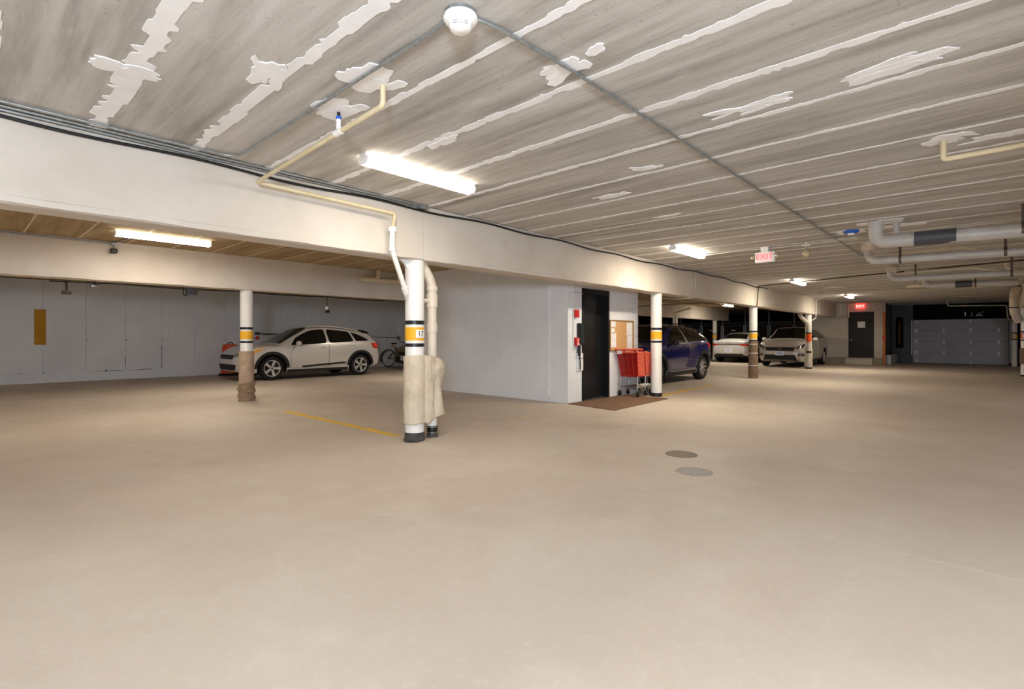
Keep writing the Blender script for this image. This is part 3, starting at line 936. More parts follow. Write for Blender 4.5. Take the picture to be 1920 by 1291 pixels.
pipe_thing('conduit', 'twin conduit clipped along the top edge of the big beam, lower', 'conduit', [(-2.5, 4.73, ZC - 0.02), (3.62, 4.735, ZC - 0.02)], 0.0125, 'galv', 0, [((i * 0.75 - 1, 4.732, ZC - 0.02), 'x') for i in range(6)])
jb = tag(MB().box(3.58, 3.68, 4.66, 4.755, ZC - 0.045, ZC, bev=0.004).obj('junction_box', 'galv'), 'small metal junction box above the column numbered 17', 'box')
pts = []
for i in range(150):
    u = -2.5 + i * 0.128
    s = abs(math.sin(u * 1.9 + 0.6)) ** 2
    pts.append((u, 4.742 - 0.006 * s, ZC - 0.038 - 0.026 * s - 0.012 * math.sin(u * 0.9)))
tag(MB().tube(pts, 0.0125, 8).obj('cable', 'cable', None, True), 'sagging black cable along the top of the big beam', 'cable')

# cream condensate line: ceiling -> beam face -> column
root = pipe_thing('drain_pipe', 'aged cream drain pipe dropping from the ceiling patch to the big beam', 'pipe',
                  [(1.74, 2.64, ZC - 0.002), (1.74, 2.64, 2.585), (1.77, 4.60, 2.535), (3.18, 4.60, 2.515), (3.18, 4.64, 2.38)], 0.017, 'ochre_pipe', 0.035, None, 14,
                  [(MB().tube([(1.745, 3.17, 2.565), (1.745, 3.17, 2.66)], 0.016, 12).tube([(1.745, 3.13, 2.572), (1.745, 3.21, 2.57)], 0.023, 14), 'tee', 'white_pipe'),
                   (MB().tube([(1.745, 3.17, 2.655), (1.745, 3.17, 2.675)], 0.018, 12), 'collar', 'blue'), (MB().tube([(1.745, 3.17, 2.675), (1.745, 3.17, 2.705)], 0.011, 10), 'stub', 'cable')])
pipe_thing('drain_pipe', 'white drain pipe slanting from the big beam to the column numbered 17', 'pipe',
           [(3.19, 4.66, 2.37), (3.19, 4.67, 2.14), (3.465, 4.80, 1.71), (3.53, 4.875, 1.665)], 0.028, 'white_pipe', 0.05, None, 16,
           [(MB().tube([(3.19, 4.66, 2.33), (3.19, 4.66, 2.38)], 0.041, 18), 'socket', 'white_pipe'), (MB().tube([(3.19, 4.67, 2.13), (3.19, 4.66, 2.17)], 0.034, 18), 'coupling', 'white_pipe'),
            (MB().tube([(3.43, 4.783, 1.765), (3.475, 4.806, 1.70)], 0.036, 18), 'coupling', 'white_pipe')])
# tan soil pipe beside column 17
PX, PY = 3.92, 4.90
pipe_thing('drain_pipe', 'tan drainpipe standing behind the column numbered 17', 'pipe',
           [(PX - 0.16, PY + 0.03, ZB + 0.05), (PX - 0.12, PY + 0.02, 2.05), (PX, PY, 1.86), (PX, PY, 0.24)], 0.056, 'cream_pipe', 0.12, None, 24,
           [(MB().tube([(PX, PY, 1.76), (PX, PY, 1.815)], 0.067, 24), 'hub', 'cream_pipe'), (MB().tube([(PX, PY, 1.675), (PX, PY, 1.715)], 0.070, 24).tube([(PX, PY, 1.56), (PX, PY, 1.68)], 0.066, 24), 'tee', 'cream_pipe'),
            (MB().tube([(PX, PY, 1.64), (PX - 0.18, PY - 0.01, 1.635)], 0.026, 14), 'side_stub', 'cream_pipe'), (MB().tube([(PX, PY, 1.26), (PX, PY, 1.37)], 0.0645, 24), 'coupling', 'cream_pipe'),
            (MB().tube([(PX, PY, 0.09), (PX, PY, 0.3)], 0.058, 24), 'white_foot', 'white_pipe'), (MB().tube([(PX, PY, 0.04), (PX, PY, 0.135)], 0.066, 24), 'rubber_sleeve', 'black_tape'),
            (MB().tube([(PX, PY, 0.0), (PX, PY, 0.045)], 0.07, 24), 'foot_sleeve', 'base_coat'), (MB().tube([(PX, PY, 0.05), (PX, PY, 0.062)], 0.068, 24).tube([(PX, PY, 0.118), (PX, PY, 0.128)], 0.068, 24), 'hose_clamp', 'steel')])
# right-hand white pipe
pipe_thing('drain_pipe', 'pale drain pipe hanging from the ceiling over the open floor', 'pipe', [(5.13, 0.215, ZC), (5.13, 0.215, 2.56), (5.13, -0.8, 2.57)], 0.02, 'ochre_pipe', 0.03, None, 14)

# cable run with exit sign and globe
pts = [(9.12, 3.69, ZC - 0.03)]
for i in range(1, 46):
    v = 3.69 - i * 0.1
    pts.append((9.16 + 0.02 * math.sin(v * 3), v, ZC - 0.018 - 0.018 * abs(math.sin(v * 2.1))))
tag(MB().tube(pts, 0.011, 8).obj('cable', 'grey_cable', None, True), 'pale cable sagging across the ceiling past the hanging exit sign', 'cable')
ex = tag(empty('exit_sign', (9.16, 2.66, 2.54)), 'white hanging exit sign with two small lamp heads', 'sign')
MB().box(-0.035, 0.035, -0.155, 0.155, -0.095, 0.085, bev=0.02).obj('housing', 'detector', ex, 40)
fp = MB().box(-0.0395, -0.034, -0.118, 0.118, -0.066, 0.062).obj('face', 'exit_pink', ex)
text_mb('EXIT', 0.125, 0.004, face_mx((-0.041, 0, -0.003), (-1, 0, 0)), 1.1).obj('letters', 'exit_letter_red', fp)
MB().box(-0.05, 0.05, -0.06, 0.06, 0.10, 0.165, bev=0.008).box(-0.04, 0.04, -0.055, 0.055, 0.08, 0.105).obj('canopy', 'detector', ex, 40)
for s in (-1, 1):
    MB().sphere((-0.02, s * 0.19, 0.0), 0.035, 14, 8, sc=(0.9, 1, 1)).tube([(0, s * 0.15, 0), (0, s * 0.18, 0)], 0.012, 8).obj('lamp_head', 'glass_globe', ex, True)
gl = tag(empty('globe_lamp', (9.2, 2.06, ZC)), 'small glass globe lamp hanging from a cable box', 'lamp')
MB().box(-0.03, 0.03, -0.055, 0.055, -0.055, -0.02, bev=0.004).box(-0.008, 0.008, -0.02, 0.02, -0.022, 0).obj('cable_box', 'detector', gl, 40)
MB().tube([(0, 0, -0.055), (0, 0, -0.1)], 0.012, 10).lathe([(0.02, -0.1), (0.034, -0.115), (0.034, -0.125), (0.0001, -0.125)], (0, 0, 0), 'z', 20).obj('stem', 'steel', gl, 40)
MB().sphere((0, 0, -0.175), 0.062, 24, 14).obj('globe', 'glass_globe', gl, True)
fs_ = tag(empty('ceiling_collar', (8.6, 1.36, ZC)), 'blue collar with white cap set in the ceiling', 'collar')
MB().lathe([(0.0001, 0), (0.1, 0), (0.095, -0.02), (0.07, -0.04), (0.0001, -0.04)], (0, 0, 0), 'z', 28).obj('collar', 'blue', fs_, 40)
MB().lathe([(0.0001, -0.038), (0.045, -0.038), (0.042, -0.06), (0.0001, -0.064)], (0, 0, 0), 'z', 20).obj('cap', 'detector', fs_, 40)

# sprinkler line across the aisle and down the beam
pipe_thing('sprinkler_pipe', 'thin dark sprinkler pipe crossing the aisle ceiling to the brown-wrapped column', 'pipe',
           [(13.55, -0.8, 2.655), (14.6, 2.4, 2.655), (15.5, 4.68, 2.655), (15.5, 4.72, 2.1), (15.5, 4.74, 2.06)], 0.014, 'iron', 0.04, None, 8,
           [(MB().tube([(14.3, 1.5, 2.655), (14.3, 1.5, 2.71)], 0.006, 6), 'hanger', 'strap'), (MB().tube([(14.3, 1.5, 2.64), (14.3, 1.5, 2.6)], 0.012, 8), 'sprinkler_head', 'steel')])
pipe_thing('sprinkler_pipe', 'thin dark sprinkler pipe under the big beam above the pale sedan', 'pipe',
           [(15.45, 4.95, 2.055), (16.2, 6.6, 2.30), (17.2, 9.9, 2.35), (17.2, 10.1, 2.3), (17.2, 10.12, 2.0)], 0.013, 'iron', 0.12, None, 8)
pipe_thing('conduit', 'pale conduit drop on the big beam past the second column', 'conduit', [(11.3, 4.745, ZC - 0.03), (11.3, 4.745, 2.2), (11.05, 4.735, 2.07), (11.05, 5.1, 2.06), (12.6, 9.0, 2.6)], 0.014, 'beam', 0.06, None, 8)
pipe_thing('conduit', 'galvanised conduit above the strip light on the second beam', 'conduit', [(-3.0, 10.12, 2.70 - 0.03), (1.66, 10.12, 2.68), (1.75, 10.0, 2.69), (1.85, 9.0, 2.69)], 0.012, 'galv', 0.08, None, 8)
sp = tag(empty('sensor', (1.72, 10.09, 2.64)), 'small black sensor hanging on the second beam', 'sensor')
MB().box(-0.03, 0.03, -0.02, 0.06, 0.02, 0.06, bev=0.004).tube([(0, 0, 0.02), (0, 0, -0.05)], 0.01, 8).obj('mount', 'galv', sp, 40)
MB().box(-0.045, 0.045, -0.045, 0.03, -0.115, -0.045, bev=0.01).obj('sensor_body', 'black_metal', sp, 40)

# drain pipes at the far end of the aisle ceiling: (u, v start, r, colours)
def strap(u, v, z, r):
    return MB().box(u - 0.015, u + 0.015, v - 0.015, v + 0.015, z + r, ZC).lathe([(r + 0.001, -0.018), (r + 0.006, -0.018), (r + 0.006, 0.018), (r + 0.001, 0.018)], (u, v, z), 'y', 20)


g = 'drain lines under the far ceiling'
pipe_thing('drain_line', 'wide grey drain line with dark coupling, nearest under the ceiling', 'pipe', [(8.17, 1.02, ZC), (8.17, 1.02, 2.44), (8.17, -0.868, 2.40)], 0.082, 'grey_pipe', 0.17, None, 24,
           [(MB().tube([(8.17, 0.62, 2.435), (8.17, 0.22, 2.43)], 0.088, 24), 'coupling', 'dark_coupling'), (MB().tube([(8.17, 0.84, 2.44), (8.17, 0.80, 2.44)], 0.09, 24), 'hub', 'grey_pipe'), (strap(8.17, -0.35, 2.42, 0.082), 'hanger', 'strap')], g)
pipe_thing('drain_line', 'small grey riser beside the widest drain line', 'pipe', [(8.36, 0.82, ZC), (8.36, 0.82, 2.53), (8.2, 0.7, 2.46)], 0.035, 'grey_pipe', 0.05, None, 14, None, g)
pipe_thing('drain_line', 'cream drain line with slanting branch, second under the ceiling', 'pipe', [(9.95, 1.34, ZC), (9.95, 1.34, 2.42), (10.0, -0.868, 2.38)], 0.06, 'grey_pipe', 0.16, None, 20,
           [(MB().tube([(9.95, 1.34, ZC - 0.12), (9.95, 1.34, ZC)], 0.1, 20), 'riser_hub', 'cream_pipe'), (MB().tube([(10.15, 1.1, 2.54), (10.15, 0.2, 2.535), (10.02, -0.1, 2.41)], 0.026, 12, 0.08), 'branch', 'cream_pipe', 50),
            (strap(9.96, 0.93, 2.415, 0.06), 'hanger', 'strap'), (strap(9.98, -0.25, 2.40, 0.06), 'hanger', 'strap'), (MB().tube([(9.97, 0.25, 2.41), (9.97, 0.17, 2.41)], 0.066, 20), 'coupling', 'grey_pipe')], g)
pipe_thing('drain_line', 'cream drain line with long slanting branch, third under the ceiling', 'pipe', [(13.4, 1.42, ZC), (13.4, 1.42, 2.42), (13.45, -0.95, 2.40), (13.45, -0.868, 2.39)], 0.06, 'grey_pipe', 0.2, None, 18,
           [(MB().tube([(13.4, 1.3, 2.62), (13.4, 1.5, 2.70)], 0.075, 16), 'riser_hub', 'cream_pipe'), (MB().tube([(13.6, 1.2, 2.58), (13.6, 0.1, 2.57), (13.45, -0.35, 2.43)], 0.028, 12, 0.1), 'branch', 'cream_pipe', 50), (strap(13.42, 1.0, 2.415, 0.06), 'hanger', 'strap'), (strap(13.44, -0.42, 2.405, 0.06), 'hanger', 'strap')], g)
pipe_thing('drain_line', 'grey drain line with dark coupling, farthest under the ceiling', 'pipe', [(15.9, 1.0, ZC), (15.9, 1.0, 2.45), (15.95, -0.6, 2.42)], 0.075, 'grey_pipe', 0.2, None, 18,
           [(MB().tube([(15.92, 0.45, 2.443), (15.92, 0.15, 2.44)], 0.081, 18), 'coupling', 'dark_coupling'), (strap(15.93, 0.1, 2.435, 0.075), 'hanger', 'strap'), (MB().tube([(16.4, 1.4, 2.5), (16.4, -0.3, 2.5)], 0.045, 12), 'side_pipe', 'cream_pipe')], g)
pipe_thing('drain_line', 'pale hanging branch with two elbows near the garage door column', 'pipe', [(14.4, -0.38, ZC), (14.4, -0.38, 2.6), (14.5, -0.62, 2.53), (14.5, -0.868, 2.53)], 0.04, 'cream_pipe', 0.1, None, 14, None, g)
pipe_thing('drain_line', 'thick tan downpipe elbowed into the column by the garage door', 'pipe', [(20.9, -0.74, 2.58), (21.7, -0.73, 2.48), (21.75, -0.73, 2.3), (21.75, -0.73, 2.0), (22.1, -0.84, 1.72)], 0.11, 'cream_pipe', 0.25, None, 18, [(MB().tube([(21.75, -0.73, 2.08), (21.75, -0.73, 2.11)], 0.118, 18), 'hose_clamp', 'black_tape')], g)
pipe_thing('conduit', 'thin pale conduit on the ceiling in front of the garage', 'conduit', [(19.5, 4.0, ZC - 0.03), (20.0, 1.3, ZC - 0.05), (20.0, -0.5, ZC - 0.05)], 0.022, 'cream_pipe', 0.1, None, 8)
pipe_thing('conduit', 'long thin conduit above the dark garage opening', 'conduit', [(24.0, 4.0, ZC - 0.03), (24.6, 1.6, ZC - 0.03), (25.0, -0.6, ZC - 0.03)], 0.02, 'grey_pipe', 0.1, None, 8)
pipe_thing('conduit', 'bent conduit running down beside the garage door', 'conduit', [(26.8, 1.0, ZC - 0.02), (26.8, 1.0, 2.45), (27.2, -0.72, 2.42), (27.2, -0.74, 1.95), (27.6, -0.88, 1.8)], 0.025, 'grey_pipe', 0.1, None, 8)
# pipe assembly on the second beam and by the elevator shaft
pipe_thing('drain_line', 'old cream pipe pair hung on the second beam by the elevator shaft', 'pipe', [(6.05, 10.06, 2.49), (7.46, 10.06, 2.50)], 0.05, 'ochre_pipe', 0, None, 12,
           [(MB().tube([(6.5, 10.05, ZC), (6.5, 10.05, 2.54), (6.38, 10.05, 2.49)], 0.055, 12, 0.08), 'elbow', 'ochre_pipe', 50), (MB().tube([(7.05, 10.05, ZC), (7.05, 10.05, 2.54), (6.93, 10.05, 2.49)], 0.055, 12, 0.08), 'elbow', 'ochre_pipe', 50)])
pipe_thing('drain_line', 'cream elbow pipe seen between the elevator shaft and the column', 'pipe', [(11.0, 6.3, ZC), (11.0, 6.3, 2.36), (10.7, 6.45, 2.25), (10.1, 6.5, 2.25)], 0.05, 'cream_pipe', 0.12, None, 12)
pipe_thing('drain_line', 'thin cream tee pipe seen behind the column by the carts', 'pipe', [(11.6, 6.2, ZC), (11.6, 6.2, 2.3), (12.2, 6.0, 2.28)], 0.04, 'cream_pipe', 0.08, None, 12)
# pipe with red band at the fourth column
pipe_thing('drain_pipe', 'bent grey drainpipe with red band beside the column near the exit door', 'pipe',
           [(21.75, 5.1, ZB), (21.85, 5.05, 1.95), (22.05, 4.85, 1.7), (22.05, 4.85, 0.0)], 0.075, 'grey_pipe', 0.2, None, 18,
           [(band(MB(), 0.075, 1.02, 1.33, t=0.004, c=(22.05, 4.85, 0)), 'red_band', 'orange_band'), (band(MB(), 0.075, 1.33, 1.38, t=0.004, c=(22.05, 4.85, 0)), 'black_stripe', 'black_tape'), (band(MB(), 0.075, 0.6, 0.68, t=0.01, c=(22.05, 4.85, 0)), 'coupling', 'black_tape'), (band(MB(), 0.075, 0.0, 0.06, t=0.03, c=(22.05, 4.85, 0)), 'foot_sleeve', 'black_tape')])
pipe_thing('conduit', 'white conduit bent over the end of the big beam', 'conduit', [(22.5, 4.5, ZC - 0.02), (22.6, 4.72, ZC - 0.05), (22.62, 4.73, 1.95), (22.5, 4.85, 1.85)], 0.016, 'white_pipe', 0.06, None, 8)
pipe_thing('conduit', 'pale conduit frame standing behind the pale sedan', 'conduit', [(18.6, 8.0, 2.28), (21.6, 10.05, 2.28), (21.9, 10.1, 2.28), (21.9, 10.1, 0.9)], 0.03, 'cream_pipe', 0.1, None, 8)

# duct at the end of the big beam
dt = tag(empty('ceiling_duct', (26.9, 4.7, 2.4)), 'boxed duct where the big beam meets the end wall', 'duct')
MB().box(-0.3, 0.395, -0.32, 0.2, -0.27, 0.31, bev=0.006).obj('duct_body', 'beam', dt, 40)
MB().tube([(-0.36, -0.1, 0.29), (-0.36, -0.1, -0.24), (-0.36, 0.05, -0.3)], 0.025, 8, 0.08).tube([(-0.1, -0.36, 0.29), (-0.1, -0.36, -0.24), (0.05, -0.36, -0.3)], 0.025, 8, 0.08).obj('conduit', 'white_pipe', dt, 40)
# orange painted pipe at the wall corner
op_ = tag(empty('corner_pipe', (27.24, 3.095, 0)), 'orange painted standpipe at the corner beside the exit door', 'pipe')
MB().tube([(0, 0, 0.0), (0, 0, 2.3)], 0.045, 14).obj('pipe', 'orange_paint', op_, 40)
MB().tube([(0, 0, 2.3), (0, 0, ZC)], 0.045, 14).obj('upper_pipe', 'grey_pipe', op_, 40)
MB().box(-0.07, 0.05, -0.06, 0.06, 1.12, 1.26, bev=0.01).obj('valve_box', 'red_box', op_, 40)
# exit sign over the far door
e2 = tag(empty('exit_sign', (27.28, 3.97, 2.575)), 'glowing red exit sign on the wall above the dark exit door', 'sign')
MB().box(-0.05, 0.02, -0.16, 0.16, -0.1, 0.1, bev=0.012).obj('housing', 'exit_red', e2, 40)
text_mb('EXIT', 0.15, 0.004, face_mx((-0.054, 0, 0), (-1, 0, 0)), 1.05).obj('letters', 'exit_letter', e2)

# low box, dark rack on the garage wall
tag(MB().box(27.75, 30.2, 2.93, 3.11, 0.0, 0.42, bev=0.02).obj('low_kerb_box', 'wall'), 'low grey box along the dark side wall', 'box')
rk = tag(empty('wall_rack', (30.36, 2.86, 0.7)), 'dark wooden rack with orange strap beside the garage door', 'rack')
MB().box(-0.05, 0.03, -0.14, -0.1, 0, 1.45).box(-0.05, 0.03, 0.1, 0.14, 0, 1.45).box(-0.05, 0.03, -0.1, 0.1, 1.3, 1.45).box(-0.05, 0.03, -0.1, 0.1, 0, 0.14).box(0, 0.03, -0.1, 0.1, 0.14, 1.3).obj('rack_frame', 'black_and_shade', rk)
MB().tube([(-0.04, 0.0, 0.2), (-0.04, 0.02, 0.7), (-0.04, -0.01, 1.2)], 0.022, 8).obj('strap', 'orange_paint', rk, True)
# sedan-bay strip seen under the beam
tag(MB().box(24.0, 25.2, 6.2, 8.3, 2.62, 2.68).obj('ceiling_track', 'iron'), 'dark metal track under the ceiling above the silver crossover', 'track')

# ------------------------------------------------------------------ things on the elevator wall
EF = EV0 - 0.001
al = tag(empty('alarm_box', (7.715, EF, 1.635)), 'red fire alarm horn high on the elevator wall', 'alarm')
MB().box(-0.06, 0.06, -0.06, 0, -0.07, 0.07, bev=0.006).obj('box', 'red_box', al, 40)
MB().box(-0.045, 0.045, -0.066, -0.06, -0.05, 0.05).obj('grille', 'red_box', al)
pl_ = tag(empty('pull_station', (7.735, EF, 1.12)), 'red fire pull station with white lettering low on the elevator wall', 'alarm')
MB().box(-0.05, 0.05, -0.06, 0, -0.075, 0.075, bev=0.006).obj('box', 'red_box', pl_, 40)
mb = MB()
for k, (a, b) in enumerate([(-.03, .03), (-.02, .025), (-.03, .02), (-.03, .03)]):
    mb.box(a, b, -0.063, -0.06, 0.04 - k * 0.026, 0.05 - k * 0.026)
mb.obj('white_mark', 'paper', pl_)
MB().box(-0.035, 0.035, -0.075, -0.06, -0.062, -0.048).obj('handle', 'paper', pl_)
tag(MB().tube([(7.655, EF - 0.012, 2.2), (7.655, EF - 0.012, 1.0), (7.68, EF - 0.012, 0.95)], 0.011, 8).tube([(7.655, EF - 0.012, 1.635), (7.7, EF - 0.012, 1.635)], 0.011, 8).obj('conduit', 'white_paint', None, 40),
    'thin white conduit feeding the red alarm boxes', 'conduit')
tag(MB().tube([(7.60, EF - 0.01, 2.02), (7.95, EF - 0.01, 2.02)], 0.006, 6).obj('cable', 'grey_cable', None), 'thin cable above the elevator door corner', 'cable')
dp = tag(empty('directory_board', (7.862, EF, 1.26)), 'narrow black framed glass board between the alarms and the elevator door', 'board')
MB().box(-0.075, 0.085, -0.05, 0, -0.2, 0.2).obj('frame', 'black_metal', dp)
MB().box(-0.035, 0.075, -0.054, -0.05, -0.18, 0.185).obj('pane', 'glass_green', dp)
ns = tag(empty('notice_holder', (7.85, EF, 0.755)), 'white notice holder with a hanging black cord beside the elevator door', 'sign')
MB().box(-0.085, 0.085, -0.03, 0, -0.17, 0.15).obj('sheet', 'paper', ns)
MB().box(-0.09, 0.09, -0.036, -0.03, 0.055, 0.065).obj('rail', 'ink', ns)
MB().tube([(-0.055, -0.05, 0.28), (-0.06, -0.055, 0.1), (-0.04, -0.055, -0.1), (-0.04, -0.055, -0.15)], 0.012, 8).obj('cord', 'black_metal', ns, True)
MB().box(-0.085, -0.025, -0.06, -0.02, 0.1, 0.3, bev=0.012).obj('handset', 'black_metal', ns, 40)
cb = tag(empty('corkboard', (9.35, EF, 1.24)), 'framed corkboard with pinned papers above the red shopping carts', 'board')
MB().box(-0.45, 0.45, -0.02, 0, -0.30, 0.30).obj('cork_panel', 'cork', cb)
mb = MB().box(-0.47, 0.47, -0.03, 0, 0.285, 0.31).box(-0.47, 0.47, -0.03, 0, -0.315, -0.29).box(-0.47, -0.445, -0.03, 0, -0.29, 0.285).box(0.445, 0.47, -0.03, 0, -0.29, 0.285)
mb.obj('frame', 'wood_frame', cb)
for (x0, x1, z0, z1) in [(-.43, -.25, .17, .28), (-.43, -.28, .06, .14), (-.43, -.235, -.24, .04), (.19, .42, .0, .265), (.2, .42, -.28, -.01)]:
    MB().box(x0, x1, -0.024, -0.02, z0, z1).obj('paper', 'paper', cb)
tag(MB().tube([(7.49, 5.93, 2.3), (7.49, 5.93, 0.2)], 0.012, 8).box(7.465, 7.5, 5.90, 5.96, 0.12, 0.22, bev=0.006).obj('conduit', 'white_paint', None, 40),
    'pale conduit with an outlet box on the shaft side wall', 'conduit')
wm = tag(MB().prism([(7.30, 4.42), (9.42, 4.50), (9.42, 5.47), (7.48, 5.49)], 'z', 0.0, 0.012).obj('floor_mat', 'mat_brown'), 'brown carpet mat before the elevator door', 'mat')


# ------------------------------------------------------------------ shopping carts (rear faces -u)
def cart(u, v0, v1, label):
    root = tag(empty('shopping_cart', (u, (v0 + v1) / 2, 0)), label, 'cart', 'red shopping carts')
    hw = (v1 - v0) / 2
    L0, L1 = 0.0, 0.80
    zt, zb = 0.90, 0.42
    # four corners top / bottom
    T = [(L0, -hw, zt), (L1, -hw * 0.8, zt - 0.06), (L1, hw * 0.8, zt - 0.06), (L0, hw, zt)]
    B = [(L0 + 0.10, -hw * 0.86, zb), (L1 - 0.1, -hw * 0.7, zb - 0.02), (L1 - 0.1, hw * 0.7, zb - 0.02), (L0 + 0.10, hw * 0.86, zb)]

    def lerp(a, b, t): return tuple(a[i] + (b[i] - a[i]) * t for i in range(3))

    def pt(s, a, b):   # side s; a along, b down
        return lerp(lerp(T[s], T[(s + 1) % 4], a), lerp(B[s], B[(s + 1) % 4], a), b)

    def panel(s, n, m, w_, name, m_, closed):
        mb = MB()
        if closed:
            vs = [pt(s, a / 6, b / 6) for b in range(7) for a in range(7)]
            c_ = Vector((0.4, 0, 0.65))
            inn = [tuple(Vector(p) + (c_ - Vector(p)).normalized() * 0.014) for p in vs]
            fs = [(b * 7 + a, b * 7 + a + 1, b * 7 + a + 8, b * 7 + a + 7) for b in range(6) for a in range(6)]
            mb.add(vs, fs).add(inn, fs)
        for a in range(n + 1):
            mb.tube([pt(s, a / n, 0), pt(s, a / n, 1)], w_, 4, cap=False)
        for b in range(m + 1):
            mb.tube([pt(s, 0, b / m), pt(s, 1, b / m)], w_, 4, cap=False)
        mb.obj(name, m_, root)
    panel(3, 4, 3, 0.012, 'rear_panel', 'red_plastic', True)
    panel(0, 18, 12, 0.0085, 'side_lattice', 'coral_plastic', False)
    panel(2, 18, 12, 0.0085, 'side_lattice', 'coral_plastic', False)
    panel(1, 10, 12, 0.0085, 'front_lattice', 'coral_plastic', False)
    # floor of the basket
    mb = MB()
    for i in range(13):
        t = i / 12
        mb.tube([lerp(B[0], B[1], t), lerp(B[3], B[2], t)], 0.008, 4)
    mb.tube([B[0], B[1]], 0.014, 6).tube([B[3], B[2]], 0.014, 6).tube([B[0], B[3]], 0.02, 6)
    mb.obj('basket_floor', 'red_plastic', root)
    # rim
    MB().tube([T[3], T[0]], 0.018, 8).tube([T[0], T[1], T[2], T[3]], 0.02, 8, 0.05).obj('rim', 'coral_plastic', root, 40)
    # handle with brackets
    MB().tube([(-0.09, -hw * 0.98, zt + 0.055), (-0.09, hw * 0.98, zt + 0.055)], 0.02, 10).obj('handle', 'coral_plastic', root, 40)
    for s in (-1, 1):
        MB().tube([(-0.09, s * hw * 0.98, zt + 0.055), (-0.02, s * hw * 0.98, zt - 0.02), (0.08, s * hw * 0.96, zt + 0.0)], 0.017, 8, 0.03).obj('handle_bracket', 'red_plastic', root, 40)
    MB().box(-0.055, -0.03, hw * 0.45, hw * 0.92, zt - 0.04, zt + 0.03, bev=0.005).obj('label_plate', 'paper', root, 40)
    MB().tube([(0.0, -hw * 0.7, zt + 0.015), (0.18, -hw * 0.62, zt - 0.01), (0.18, hw * 0.62, zt - 0.01), (0.0, hw * 0.7, zt + 0.015)], 0.012, 8, 0.04).obj('child_seat_bar', 'chrome', root, 40)
    # frame
    for s in (-1, 1):
        MB().tube([(0.10, s * hw * 0.86, zb), (0.06, s * hw * 0.9, 0.2), (0.07, s * hw * 0.92, 0.11)], 0.013, 8, 0.06).tube([(0.07, s * hw * 0.92, 0.19), (0.8, s * hw * 0.62, 0.2), (0.7, s * hw * 0.6, zb - 0.02)], 0.012, 8, 0.05).obj('frame_side', 'steel', root, 40)
    mb = MB().tube([(0.07, -hw * 0.92, 0.19), (0.07, hw * 0.92, 0.19)], 0.011, 8)
    for i in range(7):
        vv = -hw * 0.8 + i * hw * 1.6 / 6
        mb.tube([(0.07, vv, 0.19), (0.78, vv * 0.75, 0.2)], 0.005, 5)
    for i in range(4):
        mb.tube([(0.2 + i * 0.17, -hw * 0.8, 0.192), (0.2 + i * 0.17, hw * 0.8, 0.192)], 0.005, 5)
    mb.obj('lower_rack', 'steel', root)
    for (x, y) in ((0.07, -hw * 0.92), (0.07, hw * 0.92), (0.74, -hw * 0.6), (0.74, hw * 0.6)):
        wl = MB().lathe([(0.012, -0.014), (0.05, -0.016), (0.055, -0.006), (0.055, 0.006), (0.05, 0.016), (0.012, 0.014)], (x, y, 0.068), 'y', 20).obj('caster', 'rubber', root, 40)
        MB().box(x - 0.012, x + 0.012, y - 0.026, y - 0.02, 0.06, 0.14).box(x - 0.012, x + 0.012, y + 0.02, y + 0.026, 0.06, 0.14).box(x - 0.014, x + 0.014, y - 0.026, y + 0.026, 0.13, 0.145).obj('fork', 'steel', wl)
    return root


cart(9.13, 5.015, 5.455, 'red shopping cart with solid end panel, outermost of the nested pair').location.z = 0.0
cart(9.45, 5.02, 5.45, 'red shopping cart pushed into the outermost cart, half behind the column')

# ------------------------------------------------------------------ floor markings and covers
def strip(pts, wd, name, m, label, cat, z=0.002, ragged=0.0):
    mb = MB()
    L_, R_ = [], []
    n = 60
    a, b = Vector(pts[0]), Vector(pts[1])
    d = (b - a); nn = Vector((-d.y, d.x)).normalized()
    for i in range(n + 1):
        t = i / n
        c_ = a + d * t
        fade = wd / 2 * (1 - ragged * rng.random())
        L_.append(c_ + nn * fade); R_.append(c_ - nn * (wd / 2 * (1 - ragged * rng.random())))
    vs = [(p.x, p.y, z) for p in L_] + [(p.x, p.y, z) for p in R_] + [(p.x, p.y, 0) for p in L_] + [(p.x, p.y, 0) for p in R_]
    m_ = n + 1
    fs = [(i, i + 1, m_ + i + 1, m_ + i) for i in range(n)] + [(i, 2 * m_ + i, 2 * m_ + i + 1, i + 1) for i in range(n)] + [(m_ + i, m_ + i + 1, 3 * m_ + i + 1, 3 * m_ + i) for i in range(n)]
    return tag(mb.add(vs, fs).obj(name, m), label, cat)


strip([(3.66, 8.3), (3.66, 5.22)], 0.14, 'parking_line', 'yellow_line', 'worn yellow parking line beside the column numbered 17', 'marking', ragged=0.25)
strip([(9.8, 4.84), (13.0, 5.0)], 0.13, 'parking_line', 'yellow_line', 'worn yellow line under the blue crossover', 'marking', ragged=0.25)
nm = text_mb('7', 0.55, 0.003, Matrix.Translation((5.62, 5.05, 0.0015)) @ Matrix.Rotation(R(-90), 4, 'Z'))
tag(nm.obj('floor_digit', M_ := nmat('ghost_floor_paint', [(0.3, (206, 184, 148)), (0.7, (214, 194, 160))], 4, rough=0.8)), 'faded pale digit painted on the floor beyond column 17', 'marking')


